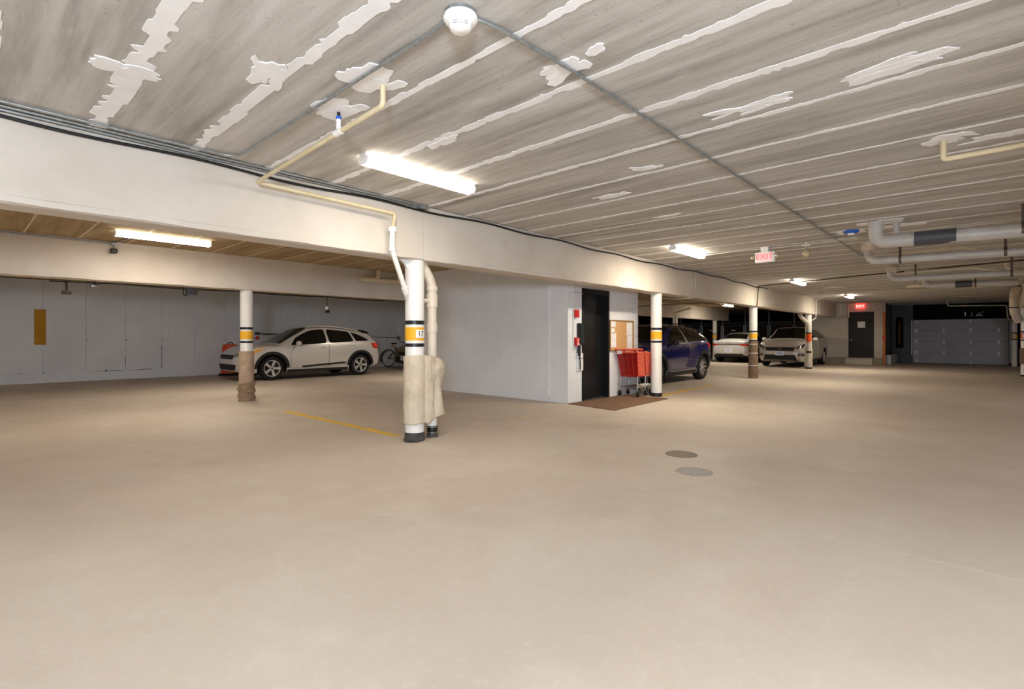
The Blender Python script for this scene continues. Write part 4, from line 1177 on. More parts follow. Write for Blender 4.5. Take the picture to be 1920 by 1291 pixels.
def cover(u, v, r, name, m, label, studs):
    root = tag(empty(name, (u, v, 0)), label, 'cover')
    MB().lathe([(0.0001, 0.004), (r * 0.9, 0.004), (r * 0.92, 0.002), (r * 0.95, 0.002), (r * 0.96, 0.006), (r, 0.005), (r + 0.004, 0.0)], (0, 0, 0), 'z', 48).obj('lid', m, root)
    if studs:
        mb = MB()
        n = 9
        for i in range(-n, n + 1):
            for j in range(-n, n + 1):
                x, y = i * r / n * 0.95, j * r / n * 0.95
                if x * x + y * y < (r * 0.86) ** 2 and (i + j) % 2 == 0:
                    mb.lathe([(0.0105, 0.004), (0.008, 0.0075), (0.0001, 0.0078)], (x, y, 0), 'z', 6)
        o = mb.obj('studs', m, root); o['kind'] = 'stuff'
    return root


cover(5.05, 2.27, 0.155, 'floor_cover', 'dark_cover', 'plain round cover set in the open floor', False)
cover(4.47, 1.89, 0.155, 'floor_cover', 'iron_cover', 'studded round drain cover set in the open floor', True)
jl = MB()
pts = []
for i in range(60):
    v = 3.6 - i * 0.075
    pts.append((3.556 + 0.006 * math.sin(v * 5) + rng.uniform(-.003, .003), v, 0.0005))

# ------------------------------------------------------------------ things on the back wall and second beam
tag(MB().box(1.44, 1.67, 18.192, 18.2, 1.0, 1.93).obj('wall_marker', 'ochre_paint'), 'ochre painted rectangle on the back wall', 'marking')
s15 = tag(empty('bay_sign', (4.41, 18.195, 1.31)), 'small white bay number plate 15 on the back wall', 'sign')
MB().box(-0.085, 0.085, -0.006, 0.004, -0.055, 0.055).obj('plate', 'paper', s15)
text_mb('15', 0.095, 0.003, face_mx((0, -0.008, 0), (0, -1, 0)), 1.15).obj('digits', 'ink', s15)


def hang(u, v, z, label, drop, box):
    root = tag(empty('hanging_sensor', (u, v, z)), label, 'sensor')
    MB().tube([(0, 0, 0), (0, 0, -drop)], 0.016, 8).obj('stem', 'iron', root, 40)
    MB().box(-0.06, 0.06, -0.05, 0.05, -drop - 0.05, -drop, bev=0.012).obj('head', box, root, 40)
    return root


hang(1.2, 10.5, ZB, 'dark hanging bracket under the second beam, nearest the ochre wall mark', 0.17, 'iron')
hang(1.62, 11.0, ZB + 0.62, 'small dark bracket hanging beside the first one under the ceiling', 0.62, 'steel')
hb = tag(empty('junction_box', (2.85, 10.5, ZB)), 'grey box with looped cable under the second beam', 'box')
MB().box(-0.02, 0.15, -0.05, 0.05, -0.12, 0.0, bev=0.006).obj('box', 'dark_coupling', hb, 40)
MB().tube([(-0.06, 0, 0), (-0.075, 0, -0.1), (-0.04, 0, -0.155), (0.0, 0, -0.12)], 0.009, 8, 0.05).obj('loop', 'cable', hb, True)
ds = tag(empty('hanging_sensor', (5.5, 10.5, ZB)), 'black sensor with white collar on a drop rod beneath the second beam', 'sensor')
MB().tube([(0, 0, 0), (0, 0, -0.22)], 0.014, 8).obj('stem', 'iron', ds, 40)
MB().tube([(0, 0, -0.22), (0, 0, -0.29)], 0.022, 10).obj('collar', 'paper', ds, 40)
MB().box(-0.04, 0.05, -0.04, 0.04, -0.36, -0.29, bev=0.012).obj('head', 'black_metal', ds, 40)
pts = []
for i in range(80):
    u = 1.0 + i * 0.075
    pts.append((u, 10.49, ZB - 0.012 - 0.02 * abs(math.sin(u * 1.7))))
tag(MB().tube(pts, 0.009, 6).obj('cable', 'cable', None, True), 'dark cable sagging along the underside of the second beam', 'cable')
wc = tag(empty('conduit', (9.8, 18.18, 1.3)), 'thin grey conduit with a box on the back wall beyond the silver hatchback', 'conduit')
MB().tube([(-0.05 - 2.6, 0, 0.0), (2.95, 0, -0.12)], 0.012, 6).tube([(2.95, 0, -0.12), (2.95, 0, 1.3)], 0.012, 6).obj('pipe', 'steel', wc, 40)
MB().box(2.88, 3.02, -0.05, 0.015, -0.2, -0.05, bev=0.006).obj('box', 'steel', wc, 40)
wv = tag(empty('wall_valve', (7.0, 18.15, 1.28)), 'grey and red valve on the back wall above the silver bonnet', 'valve')
MB().box(-0.06, 0.08, -0.05, 0.045, 0.0, 0.1, bev=0.008).obj('valve_body', 'dark_coupling', wv, 40)
MB().lathe([(0.001, -0.03), (0.06, -0.03), (0.065, 0.0), (0.001, 0.02)], (-0.02, -0.06, -0.1), 'y', 14).obj('red_handle', 'red_box', wv, 40)
MB().tube([(0.06, 0, 0.05), (2.6, 0, 0.02)], 0.014, 6).tube([(-0.05, -0.02, -0.1), (-0.6, -0.02, -0.15)], 0.01, 6).obj('pipe', 'steel', wv, 40)

# traffic drum
td = tag(empty('traffic_drum', (5.95, 17.55, 0)), 'orange and white striped traffic drum by the back wall', 'drum')
zs = [0.06, 0.32, 0.42, 0.62, 0.74, 0.92]
rs = [0.27, 0.255, 0.25, 0.24, 0.235, 0.225]
cl = ['drum_orange', 'drum_white', 'drum_orange', 'drum_white', 'drum_orange']
for k in range(5):
    MB().lathe([(rs[k] - 0.012, zs[k]), (rs[k], zs[k]), (rs[k] - 0.002, (zs[k] + zs[k + 1]) / 2), (rs[k + 1], zs[k + 1] - 0.003), (rs[k + 1] - 0.012, zs[k + 1])], (0, 0, 0), 'z', 32).obj('band', cl[k], td, 40)
MB().lathe([(0.215, 0.90), (0.22, 0.92), (0.2, 0.97), (0.06, 0.985), (0.0001, 0.985)], (0, 0, 0), 'z', 32).obj('top', 'drum_orange', td, 40)
MB().tube([(-0.07, 0, 0.98), (-0.05, 0, 1.03), (0.05, 0, 1.03), (0.07, 0, 0.98)], 0.016, 8, 0.03).obj('handle', 'trim', td, 40)
MB().lathe([(0.0001, 0), (0.33, 0), (0.33, 0.04), (0.28, 0.07), (0.0001, 0.07)], (0, 0, 0), 'z', 32).obj('base', 'rubber', td, 40)


# ------------------------------------------------------------------ cars
def pchip(pts):
    xs = [p[0] for p in pts]; ys = [p[1] for p in pts]
    n = len(xs)
    h = [xs[i + 1] - xs[i] for i in range(n - 1)]
    d = [(ys[i + 1] - ys[i]) / h[i] for i in range(n - 1)]
    m = [0.0] * n
    m[0], m[-1] = d[0], d[-1]
    for i in range(1, n - 1):
        if d[i - 1] * d[i] > 0:
            w1, w2 = 2 * h[i] + h[i - 1], h[i] + 2 * h[i - 1]
            m[i] = (w1 + w2) / (w1 / d[i - 1] + w2 / d[i])

    def f(x):
        if x <= xs[0]: return ys[0]
        if x >= xs[-1]: return ys[-1]
        i = 0
        while x > xs[i + 1]: i += 1
        t = (x - xs[i]) / h[i]
        return (ys[i] * (1 + 2 * t) * (1 - t) ** 2 + m[i] * h[i] * t * (1 - t) ** 2 + ys[i + 1] * t * t * (3 - 2 * t) + m[i + 1] * h[i] * t * t * (t - 1))
    return f


class Car:
    """A car body as one skin: nose at x=0, tail at x=L, sides +-y. All patches (glass, lamps, doors) lie on the same skin."""
    def __init__(s, L, xf, xr, rw, plan, low, belt, edge, cen, yedge, nose, tail, tuck=0.93, arch=0.40, track=0.02):
        s.L, s.xf, s.xr, s.rw, s.Ra = L, xf, xr, rw, arch
        s.plan, s.low, s.belt, s.edge, s.cen, s.yedge = map(pchip, (plan, low, belt, edge, cen, yedge))
        s.nose, s.tail = pchip(nose), pchip(tail)
        s.tuck = tuck
        s.pf = pchip([(0.0, tuck), (0.35, 0.985), (0.6, 1.0), (0.85, 0.985), (1.0, 0.955)])
        s.track = track

    def zlow(s, x):
        z = s.low(x)
        for xw in (s.xf, s.xr):
            d = abs(x - xw)
            if d < s.Ra:
                z = max(z, s.rw + math.sqrt(s.Ra ** 2 - d * d) * 0.98)
        return z

    def yside(s, x, z):
        b, e = s.belt(x), s.edge(x)
        if z <= b:
            t = max(0.0, min(1.0, (z - 0.2) / (b - 0.2)))
            return s.plan(x) * s.pf(t)
        t = min(1.0, (z - b) / max(1e-4, e - b))
        y0, y1 = s.plan(x) * 0.955, s.yedge(x)
        return y0 + (y1 - y0) * t + 0.02 * math.sin(PI * t)

    def warp(s, x, y, z):
        a = max(0.0, 1 - x / 0.7)
        b = max(0.0, 1 - (s.L - x) / 0.7)
        return (x + s.nose(z) * a * a - s.tail(z) * b * b, y, z)

    def body(s):
        xs = set([0.0, s.L])
        for i in range(1, 100): xs.add(s.L * i / 100)
        for i in range(1, 9):
            e = 0.18 * (i / 9.0) ** 2
            xs.add(e); xs.add(s.L - e)
        for xw in (s.xf, s.xr):
            for i in range(0, 25):
                xs.add(xw - s.Ra * math.cos(PI * i / 24))
            xs.add(xw - s.Ra - 0.002); xs.add(xw + s.Ra + 0.002)
        xs = sorted(xs)
        out = [xs[0]]
        for x in xs[1:]:
            if x - out[-1] > 0.0015: out.append(x)
        xs = out
        NA, NB, NC = 12, 6, 10
        cols = []
        for x in xs:
            zl, b, e, c_ = s.zlow(x), s.belt(x), s.edge(x), s.cen(x)
            col = [(0.0, zl), (s.yside(x, zl) * 0.90, zl)]
            for i in range(NA + 1):
                z = zl + (b - zl) * i / NA
                col.append((s.yside(x, z), z))
            for i in range(1, NB + 1):
                z = b + (e - b) * i / NB
                col.append((s.yside(x, z), z))
            ye = s.yedge(x)
            for i in range(1, NC + 1):
                th = PI / 2 * i / NC
                col.append((ye * math.cos(th), e + (c_ - e) * math.sin(th)))
            cols.append(col)
        n, m = len(xs), len(cols[0])
        mb = MB()
        for sg in (1, -1):
            vs = [s.warp(xs[i], sg * p[0], p[1]) for i in range(n) for p in cols[i]]
            fs, fu = [], []
            for i in range(n - 1):
                for j in range(m - 1):
                    q = (i * m + j, (i + 1) * m + j, (i + 1) * m + j + 1, i * m + j + 1)
                    (fu if j < 2 else fs).append(q if sg > 0 else q[::-1])
            mb.add(vs, fs, 0)
            mb.add(vs, fu, 1)
        # end caps: strips between the two sides
        for i in (0, n - 1):
            vs, fs = [], []
            K = 8
            for p in cols[i]:
                for k in range(K + 1):
                    vs.append(s.warp(xs[i], p[0] * (1 - 2 * k / K), p[1]))
            for j in range(1, m - 1):
                for k in range(K):
                    fs.append((j * (K + 1) + k, j * (K + 1) + k + 1, (j + 1) * (K + 1) + k + 1, (j + 1) * (K + 1) + k))
            mb.add(vs, fs, 0)
        return mb

    def front_x(s, y, z):
        y = abs(y)
        if s.yside(0, z) >= y: return 0.0
        a, b = 0.0, 1.2
        for _ in range(30):
            c_ = (a + b) / 2
            if s.yside(c_, z) < y: a = c_
            else: b = c_
        return b

    def rear_x(s, y, z):
        y = abs(y)
        if s.yside(s.L, z) >= y: return s.L
        a, b = s.L - 1.2, s.L
        for _ in range(30):
            c_ = (a + b) / 2
            if s.yside(c_, z) < y: b = c_
            else: a = c_
        return a

    def on_side(s, sg, off=0.0):
        return lambda p: s.warp(p[0], sg * (s.yside(p[0], p[1]) + off), p[1])

    def on_front(s, off=0.0):
        def f(p):
            x = s.front_x(p[0], p[1])
            w_ = s.warp(x, p[0], p[1])
            k = min(1.0, x / 0.45)
            return (w_[0] - off * (1 - 0.6 * k), w_[1] + (off * k if p[0] > 0 else -off * k), w_[2])
        return f

    def on_rear(s, off=0.0):
        def f(p):
            x = s.rear_x(p[0], p[1])
            w_ = s.warp(x, p[0], p[1])
            k = min(1.0, (s.L - x) / 0.45)
            return (w_[0] + off * (1 - 0.6 * k), w_[1] + (off * k if p[0] > 0 else -off * k), w_[2])
        return f

    def on_top(s, off=0.0):
        """p = (x, q): q -1..1 across the width between the roof edges"""
        def f(p):
            x, q = p
            e, c_, ye = s.edge(x), s.cen(x), s.yedge(x)
            th = math.acos(max(-1, min(1, abs(q))))
            y = ye * math.cos(th) * (1 if q >= 0 else -1)
            z = e + (c_ - e) * math.sin(th)
            dz = (s.cen(x + 0.02) - s.cen(x - 0.02)) / 0.04
            nl = math.hypot(1, dz)
            w_ = s.warp(x, y, z)
            return (w_[0] - dz / nl * off, w_[1] + q * q * q * off, w_[2] + off / nl)
        return f


def patch(poly, mapper0, mapper1, nx=14, ny=6, mi=0, mb=None):
    """A plate: polygon in 2D, cut fine, laid on the skin by mapper1 with a rim down to mapper0."""
    bm = bmesh.new()
    vs = [bm.verts.new((p[0], p[1], 0)) for p in poly]
    bm.faces.new(vs)
    xs = [p[0] for p in poly]; ys = [p[1] for p in poly]
    for i in range(1, nx):
        x = min(xs) + (max(xs) - min(xs)) * i / nx
        bmesh.ops.bisect_plane(bm, geom=bm.verts[:] + bm.edges[:] + bm.faces[:], plane_co=(x, 0, 0), plane_no=(1, 0, 0), dist=1e-6)
    for i in range(1, ny):
        y = min(ys) + (max(ys) - min(ys)) * i / ny
        bmesh.ops.bisect_plane(bm, geom=bm.verts[:] + bm.edges[:] + bm.faces[:], plane_co=(0, y, 0), plane_no=(0, 1, 0), dist=1e-6)
    bm.verts.index_update(); bm.verts.ensure_lookup_table()
    P2 = [(v.co.x, v.co.y) for v in bm.verts]
    V1 = [mapper1(p) for p in P2]; V0 = [mapper0(p) for p in P2]
    n = len(P2)
    fs = [tuple(v.index for v in f.verts) for f in bm.faces]
    fs += [(e.verts[0].index, e.verts[1].index, n + e.verts[1].index, n + e.verts[0].index) for e in bm.edges if len(e.link_faces) == 1]
    bm.free()
    mb = mb or MB()
    return mb.add(V1 + V0, fs, mi)


def smooth_poly(pts, n=5, close=True):
    """Round the corners of a polygon slightly (quadratic corner cuts)."""
    out = []
    N = len(pts)
    for i in range(N):
        a, b, c_ = Vector(pts[i - 1]), Vector(pts[i]), Vector(pts[(i + 1) % N])
        f = min((a - b).length, (c_ - b).length) * 0.22
        p, q = b + (a - b).normalized() * f, b + (c_ - b).normalized() * f
        for k in range(n):
            t = k / (n - 1)
            r_ = (1 - t) ** 2 * p + 2 * t * (1 - t) * b + t * t * q
            out.append((r_.x, r_.y))
    return out


def wheel_meshes(r, wd, style):
    rr = r * 0.68
    tire = MB().lathe([(rr, -wd / 2 + 0.01), (r * 0.80, -wd / 2), (r * 0.93, -wd / 2 + 0.005), (r * 0.985, -wd / 2 + 0.03), (r, -wd / 2 + 0.05), (r, wd / 2 - 0.05), (r * 0.985, wd / 2 - 0.03), (r * 0.93, wd / 2 - 0.005), (r * 0.80, wd / 2), (rr, wd / 2 - 0.01)], (0, 0, 0), 'y', 48, closed=True).mesh('wheel', 'rubber', 40)
    rim = MB()
    # outer face at -y
    fo = -wd / 2 + 0.006
    rim.lathe([(rr + 0.002, fo + 0.02), (rr + 0.002, fo - 0.002), (rr * 0.93, fo), (rr * 0.91, fo + 0.06), (rr * 0.91, wd / 2 - 0.02)], (0, 0, 0), 'y', 40, 0)
    rim.lathe([(rr * 0.92, fo + 0.075), (0.0001, fo + 0.075)], (0, 0, 0), 'y', 40, 1)
    n = 5
    for k in range(n):
        a = 2 * PI * k / n + PI / 2
        if style == 'wide':
            segs = [((a, 0.18, 0.24), (a, 0.93, 0.34))]
        elif style == 'split':
            segs = [((a, 0.15, 0.14), (a + 0.30, 0.93, 0.13)), ((a, 0.15, 0.14), (a - 0.30, 0.93, 0.13)), ]
        else:
            segs = [((a + .1, 0.15, 0.13), (a + .1, 0.93, 0.15)), ((a - .25, .5, .08), (a - .35, .93, .1))]
        for (a0, r0, w0), (a1, r1, w1) in segs:
            def pp(aa, rad, off):
                return (rr * (rad * math.cos(aa) - off * math.sin(aa)), rr * (rad * math.sin(aa) + off * math.cos(aa)))
            q = [pp(a0, r0, -w0 / 2), pp(a1, r1, -w1 / 2), pp(a1, r1, w1 / 2), pp(a0, r0, w0 / 2)]
            y0, y1 = fo + 0.008, fo + 0.05
            dish = 0.018
            vs = [(q[0][0], y0 + dish, q[0][1]), (q[1][0], y0, q[1][1]), (q[2][0], y0, q[2][1]), (q[3][0], y0 + dish, q[3][1])] + [(p[0], y1, p[1]) for p in q]
            rim.add(vs, [(0, 1, 2, 3), (0, 4, 5, 1), (1, 5, 6, 2), (2, 6, 7, 3), (3, 7, 4, 0)], 2)
    rim.lathe([(0.0001, fo + 0.012), (rr * 0.13, fo + 0.012), (rr * 0.2, fo + 0.028), (rr * 0.22, fo + 0.06)], (0, 0, 0), 'y', 20, 2)
    rim.lathe([(0.0001, fo + 0.009), (rr * 0.1, fo + 0.010), (rr * 0.1, fo + 0.014)], (0, 0, 0), 'y', 16, 1)
    lug = rim
    for k in range(5):
        a = 2 * PI * k / 5 + PI / 2 + PI / 5
        lug.lathe([(0.0001, fo + 0.03), (0.012, fo + 0.03), (0.012, fo + 0.07)], (rr * 0.3 * math.cos(a), 0, rr * 0.3 * math.sin(a)), 'y', 8, 1)
    return tire, rim


def build_car(name, label, loc, rz, C, paint, sp, cat='car'):
    root = tag(empty(name, loc, rz), label, cat)
    C.body().obj('body', [paint, 'under'], root, 42)
    # wheels
    rimm = {'wide': ['alloy', 'alloy_dark', 'alloy'], 'split': ['alloy_bronze', 'alloy_dark', 'alloy'], 'mixed': ['alloy', 'alloy_dark', 'alloy']}[sp.get('rim', 'wide')]
    wd = 0.215
    tire, rim = wheel_meshes(C.rw, wd, sp.get('rim', 'wide'))
    rme = rim.mesh('rim', rimm, 35)
    for xw in (C.xf, C.xr):
        yo = C.plan(xw) * 0.985 - C.track - wd / 2
        for sg in (-1, 1):
            w_ = inst(tire, 'wheel', root, (xw, sg * yo, C.rw), (0, sp.get('spin', 0.3), 0 if sg < 0 else PI))
            inst(rme, 'rim', w_)
    # wheel arch trims
    if sp.get('arch_trim'):
        for xw in (C.xf, C.xr):
            for sg in (-1, 1):
                mb = MB()
                n = 28
                ri, ro = C.Ra - 0.005, C.Ra + sp['arch_trim']
                vs = []
                zmin = C.low(xw) - 0.02
                for i in range(n + 1):
                    a = PI * i / n
                    for q, off in ((ri, -0.03), (ri, 0.012), (ro, 0.012), (ro, -0.003)):
                        x = xw - q * math.cos(a); z = max(C.rw + q * math.sin(a) * 0.98, 0.24)
                        y = C.yside(min(max(x, 0.02), C.L - 0.02), z) + off
                        vs.append(C.warp(x, sg * y, z))
                fs = [(i * 4 + j, (i + 1) * 4 + j, (i + 1) * 4 + j + 1, i * 4 + j + 1) for i in range(n) for j in range(3)]
                mb.add(vs, fs).obj('arch_trim', 'trim', root, 40)
    for k, (poly, m_, nm_) in enumerate(sp.get('side', [])):
        for sg in (-1, 1):
            sm = smooth_poly(poly)
            off = 0.004 if nm_ != 'door' else 0.0035
            patch(sm, C.on_side(sg, -0.01), C.on_side(sg, off + (0.003 if nm_ in ('side_window', 'rear_quarter_window') else 0)), 16, 6).obj(nm_, m_ or paint, root, 30)
    # doors: a dark gap plate below a body-coloured skin
    for poly in sp.get('doors', []):
        for sg in (-1, 1):
            patch(poly, C.on_side(sg, -0.01), C.on_side(sg, 0.0015), 14, 6).obj('door_gap', 'under', root, 30)
            cx_ = sum(p[0] for p in poly) / len(poly); cz_ = sum(p[1] for p in poly) / len(poly)
            inn = [(cx_ + (p[0] - cx_) * (1 - 0.008 / max(0.1, abs(p[0] - cx_)) * abs(p[0] - cx_) / max(0.1, abs(p[0] - cx_))), cz_ + (p[1] - cz_) * (1 - 0.006 / 0.3)) for p in poly]
            d_ = patch(inn, C.on_side(sg, -0.01), C.on_side(sg, 0.004), 14, 6).obj('door', paint, root, 30)
            hx, hz = max(p[0] for p in poly) - 0.16, C.belt(max(p[0] for p in poly) - 0.2) - 0.085
            hy = C.yside(hx, hz)
            MB().box(hx - 0.085, hx + 0.085, sg * hy - (0.028 if sg > 0 else 0.03), sg * hy + (0.03 if sg > 0 else 0.028), hz - 0.014, hz + 0.014, bev=0.012).obj('door_handle', sp.get('handle', paint), d_, 40)
    for (poly, m_, nm_) in sp.get('front', []):
        patch(smooth_poly(poly), C.on_front(-0.015), C.on_front(0.006), 16, 6).obj(nm_, m_, root, 30)
    for (poly, m_, nm_) in sp.get('rear', []):
        patch(smooth_poly(poly), C.on_rear(-0.015), C.on_rear(0.006), 16, 6).obj(nm_, m_, root, 30)
    for (poly, m_, nm_) in sp.get('top', []):
        patch(poly, C.on_top(-0.01), C.on_top(0.005), 16, 12).obj(nm_, m_, root, 30)
    # mirrors
    mx_, mz = sp.get('mirror', (1.42, 1.03))
    my = C.yside(mx_, mz)
    for sg in (-1, 1):
        o = MB().sphere((mx_ - 0.02, sg * (my + 0.13), mz + 0.03), 0.1, 16, 10, sc=(0.75, 1.05, 0.68)).tube([(mx_, sg * (my - 0.02), mz - 0.01), (mx_, sg * (my + 0.1), mz)], 0.022, 8).obj('wing_mirror', sp.get('mirror_m', paint), root, True)
    if sp.get('rails'):
        x0, x1 = sp['rails']
        for sg in (-1, 1):
            pts = []
            for i in range(15):
                x = x0 + (x1 - x0) * i / 14
                lift = 0.045 if 0 < i < 14 else 0.0
                p = C.on_top(0.0)((x, sg * 0.93))
                pts.append((p[0], p[1], p[2] + lift))
            MB().tube(pts, 0.016, 8).obj('roof_rail', sp.get('rail_m', 'trim'), root, 40)
    if sp.get('spoiler'):
        x = sp['spoiler']
        f_ = C.on_top(0.012)
        mb = MB()
        vs = []
        K = 14
        for dx, dz in ((-0.12, 0.0), (0.10, 0.03), (0.12, 0.01), (0.02, -0.05)):
            for k in range(K + 1):
                q = -0.97 + 1.94 * k / K
                p = f_((x - 0.1, q))
                vs.append((p[0] + 0.1 + dx - 0.03 * q * q, p[1], p[2] + dz - (0.02 if dx > 0 else 0.004)))
        fs = [(r_ * (K + 1) + k, r_ * (K + 1) + k + 1, ((r_ + 1) % 4) * (K + 1) + k + 1, ((r_ + 1) % 4) * (K + 1) + k) for r_ in range(4) for k in range(K)]
        mb.add(vs, fs).obj('spoiler', sp.get('spoiler_m', 'trim'), root, 40)
    # number plates
    for end, z in sp.get('plates', []):
        if end == 'front':
            p = C.on_front(0.02)((0.0, z)); pn = (-1, 0, 0.05)
        else:
            p = C.on_rear(0.02)((0.0, z)); pn = (1, 0, 0.1)
        pm = MB().box(-0.155, 0.155, -0.078, 0.078, -0.008, 0.008)
        M_x = face_mx(p, pn)
        pm.v = [tuple(M_x @ Vector(q)) for q in pm.v]
        po = pm.obj('number_plate', 'plate', root)
        mk = MB()
        for i in range(6):
            mk.box(-0.11 + i * 0.038, -0.088 + i * 0.038, -0.028, 0.03, 0.008, 0.0095)
        mk.box(-0.09, 0.09, 0.045, 0.06, 0.008, 0.0095)
        mk.v = [tuple(M_x @ Vector(q)) for q in mk.v]
        mk.obj('plate_mark', 'plate_blue', po)
    return root


def suv(L, W, H, xf, xr, rw, arch, hood=0.98, bonnet=1.15, cowl=1.12, roof0=2.05, belt0=0.99, belt1=1.10, tail_roof=None, rake=0.32, rearx=None):
    """curves for a hatchback / crossover"""
    h = W / 2
    tr = tail_roof or H - 0.12
    plan = [(0, h * 0.60), (0.05, h * 0.74), (0.15, h * 0.86), (0.35, h * 0.945), (0.7, h * 0.99), (1.4, h), (L - 1.2, h), (L - 0.6, h * 0.985), (L - 0.25, h * 0.93), (L - 0.08, h * 0.86), (L, h * 0.74)]
    low = [(0, 0.26), (0.4, 0.22), (xf + 0.5, 0.215), (xr - 0.5, 0.225), (L - 0.3, 0.30), (L, 0.36)]
    belt = [(0, hood - 0.26), (0.1, hood - 0.2), (0.3, hood - 0.12), (0.7, hood - 0.045), (1.2, belt0 - 0.02), (1.6, belt0), (L - 1.4, belt1 - 0.03), (L - 0.7, belt1), (L - 0.2, belt1 - 0.02), (L, belt1 - 0.08)]
    edge = [(0, hood - 0.235), (0.1, hood - 0.17), (0.3, hood - 0.085), (0.7, hood - 0.01), (bonnet - 0.05, cowl - 0.07), (bonnet + 0.15, cowl + 0.03), (bonnet + 0.55, cowl + 0.24), (roof0, H - 0.10), (roof0 + 0.4, H - 0.065), (L - 1.5, H - 0.085), (L - 0.8, tr - 0.07), (L - rake - 0.12, tr - 0.16), (L - 0.14, belt1 + 0.06), (L, belt1 - 0.05)]
    cen = [(0, hood - 0.225), (0.1, hood - 0.13), (0.3, hood - 0.04), (0.7, hood + 0.03), (bonnet - 0.1, cowl - 0.02), (bonnet + 0.08, cowl + 0.05), (bonnet + 0.5, cowl + 0.28), (roof0 - 0.05, H - 0.045), (roof0 + 0.4, H), (L - 1.5, H - 0.02), (L - 0.8, tr + 0.02), (L - rake - 0.06, tr - 0.03), (L - rake + 0.06, tr - 0.12), (L - 0.10, belt1 + 0.09), (L, belt1 - 0.03)]
    yedge = [(0, h * 0.54), (0.1, h * 0.68), (0.4, h * 0.84), (0.9, h * 0.87), (bonnet + 0.1, h * 0.83), (bonnet + 0.5, h * 0.74), (roof0, h * 0.68), (roof0 + 0.5, h * 0.66), (L - 1.2, h * 0.65), (L - 0.6, h * 0.64), (L - 0.2, h * 0.72), (L - 0.05, h * 0.73), (L, h * 0.66)]
    nose = [(0.2, 0.10), (0.35, 0.02), (0.5, 0.0), (0.65, 0.02), (0.85, 0.10), (1.1, 0.2)]
    tail = [(0.25, 0.08), (0.4, 0.0), (0.6, 0.0), (0.8, 0.03), (1.1, 0.07), (1.5, 0.1)]
    return Car(L, xf, xr, rw, plan, low, belt, edge, cen, yedge, nose, tail, arch=arch)


def sedan(L, W, H, xf, xr, rw, arch):
    h = W / 2
    plan = [(0, h * 0.6), (0.06, h * 0.75), (0.2, h * 0.88), (0.5, h * 0.96), (1.0, h), (L - 1.2, h), (L - 0.6, h * 0.975), (L - 0.25, h * 0.92), (L - 0.08, h * 0.85), (L, h * 0.76)]
    low = [(0, 0.22), (0.5, 0.18), (L - 0.6, 0.2), (L - 0.25, 0.3), (L, 0.36)]
    belt = [(0, 0.62), (0.2, 0.70), (0.7, 0.80), (1.3, 0.88), (2.0, 0.91), (L - 1.3, 0.95), (L - 0.5, 0.97), (L - 0.1, 0.96), (L, 0.92)]
    edge = [(0, 0.63), (0.2, 0.73), (0.7, 0.84), (1.25, 0.93), (1.45, 1.0), (2.1, 1.30), (2.4, 1.37), (3.2, 1.355), (3.6, 1.28), (4.2, 1.06), (L - 0.45, 1.0), (L - 0.08, 1.0), (L, 0.95)]
    cen = [(0, 0.64), (0.2, 0.78), (0.7, 0.89), (1.2, 0.97), (1.4, 1.06), (2.1, 1.40), (2.5, H), (3.2, H - 0.01), (3.7, H - 0.09), (4.25, 1.13), (L - 0.4, 1.035), (L - 0.06, 1.05), (L, 1.01)]
    yedge = [(0, h * 0.5), (0.2, h * 0.74), (0.7, h * 0.84), (1.3, h * 0.84), (1.8, h * 0.72), (2.3, h * 0.63), (3.2, h * 0.62), (3.7, h * 0.64), (4.2, h * 0.74), (L - 0.4, h * 0.84), (L - 0.1, h * 0.80), (L, h * 0.7)]
    nose = [(0.2, 0.1), (0.4, 0.0), (0.6, 0.02), (0.8, 0.12), (1.0, 0.2)]
    tail = [(0.25, 0.14), (0.45, 0.02), (0.65, 0.0), (0.85, 0.0), (0.98, -0.02), (1.2, 0.0)]
    return Car(L, xf, xr, rw, plan, low, belt, edge, cen, yedge, nose, tail, arch=arch)


def side_glass(C, x0, x1, inset=0.05, top=0.86, lo=0.06, n=12):
    """polygon of a side window between x0 and x1 that follows belt and roof edge"""
    bot = [(x0 + (x1 - x0) * i / n, 0) for i in range(n + 1)]
    low_ = [(x, C.belt(x) + (C.edge(x) - C.belt(x)) * lo) for x, _ in bot]
    upp = [(x, C.belt(x) + (C.edge(x) - C.belt(x)) * top) for x, _ in bot]
    return low_ + upp[::-1]


# --- silver hatchback (hybrid crossover shape)
SC = suv(4.44, 1.80, 1.54, 0.90, 3.65, 0.335, 0.405, hood=0.97, bonnet=1.12, cowl=1.02, roof0=2.08, belt0=0.96, belt1=1.06, tail_roof=1.43, rake=0.30)


def glass_poly(C, xs, bot, top):
    return [(x, bot(x)) for x in xs] + [(x, top(x)) for x in reversed(xs)]


def lin(a, b, n): return [a + (b - a) * i / n for i in range(n + 1)]


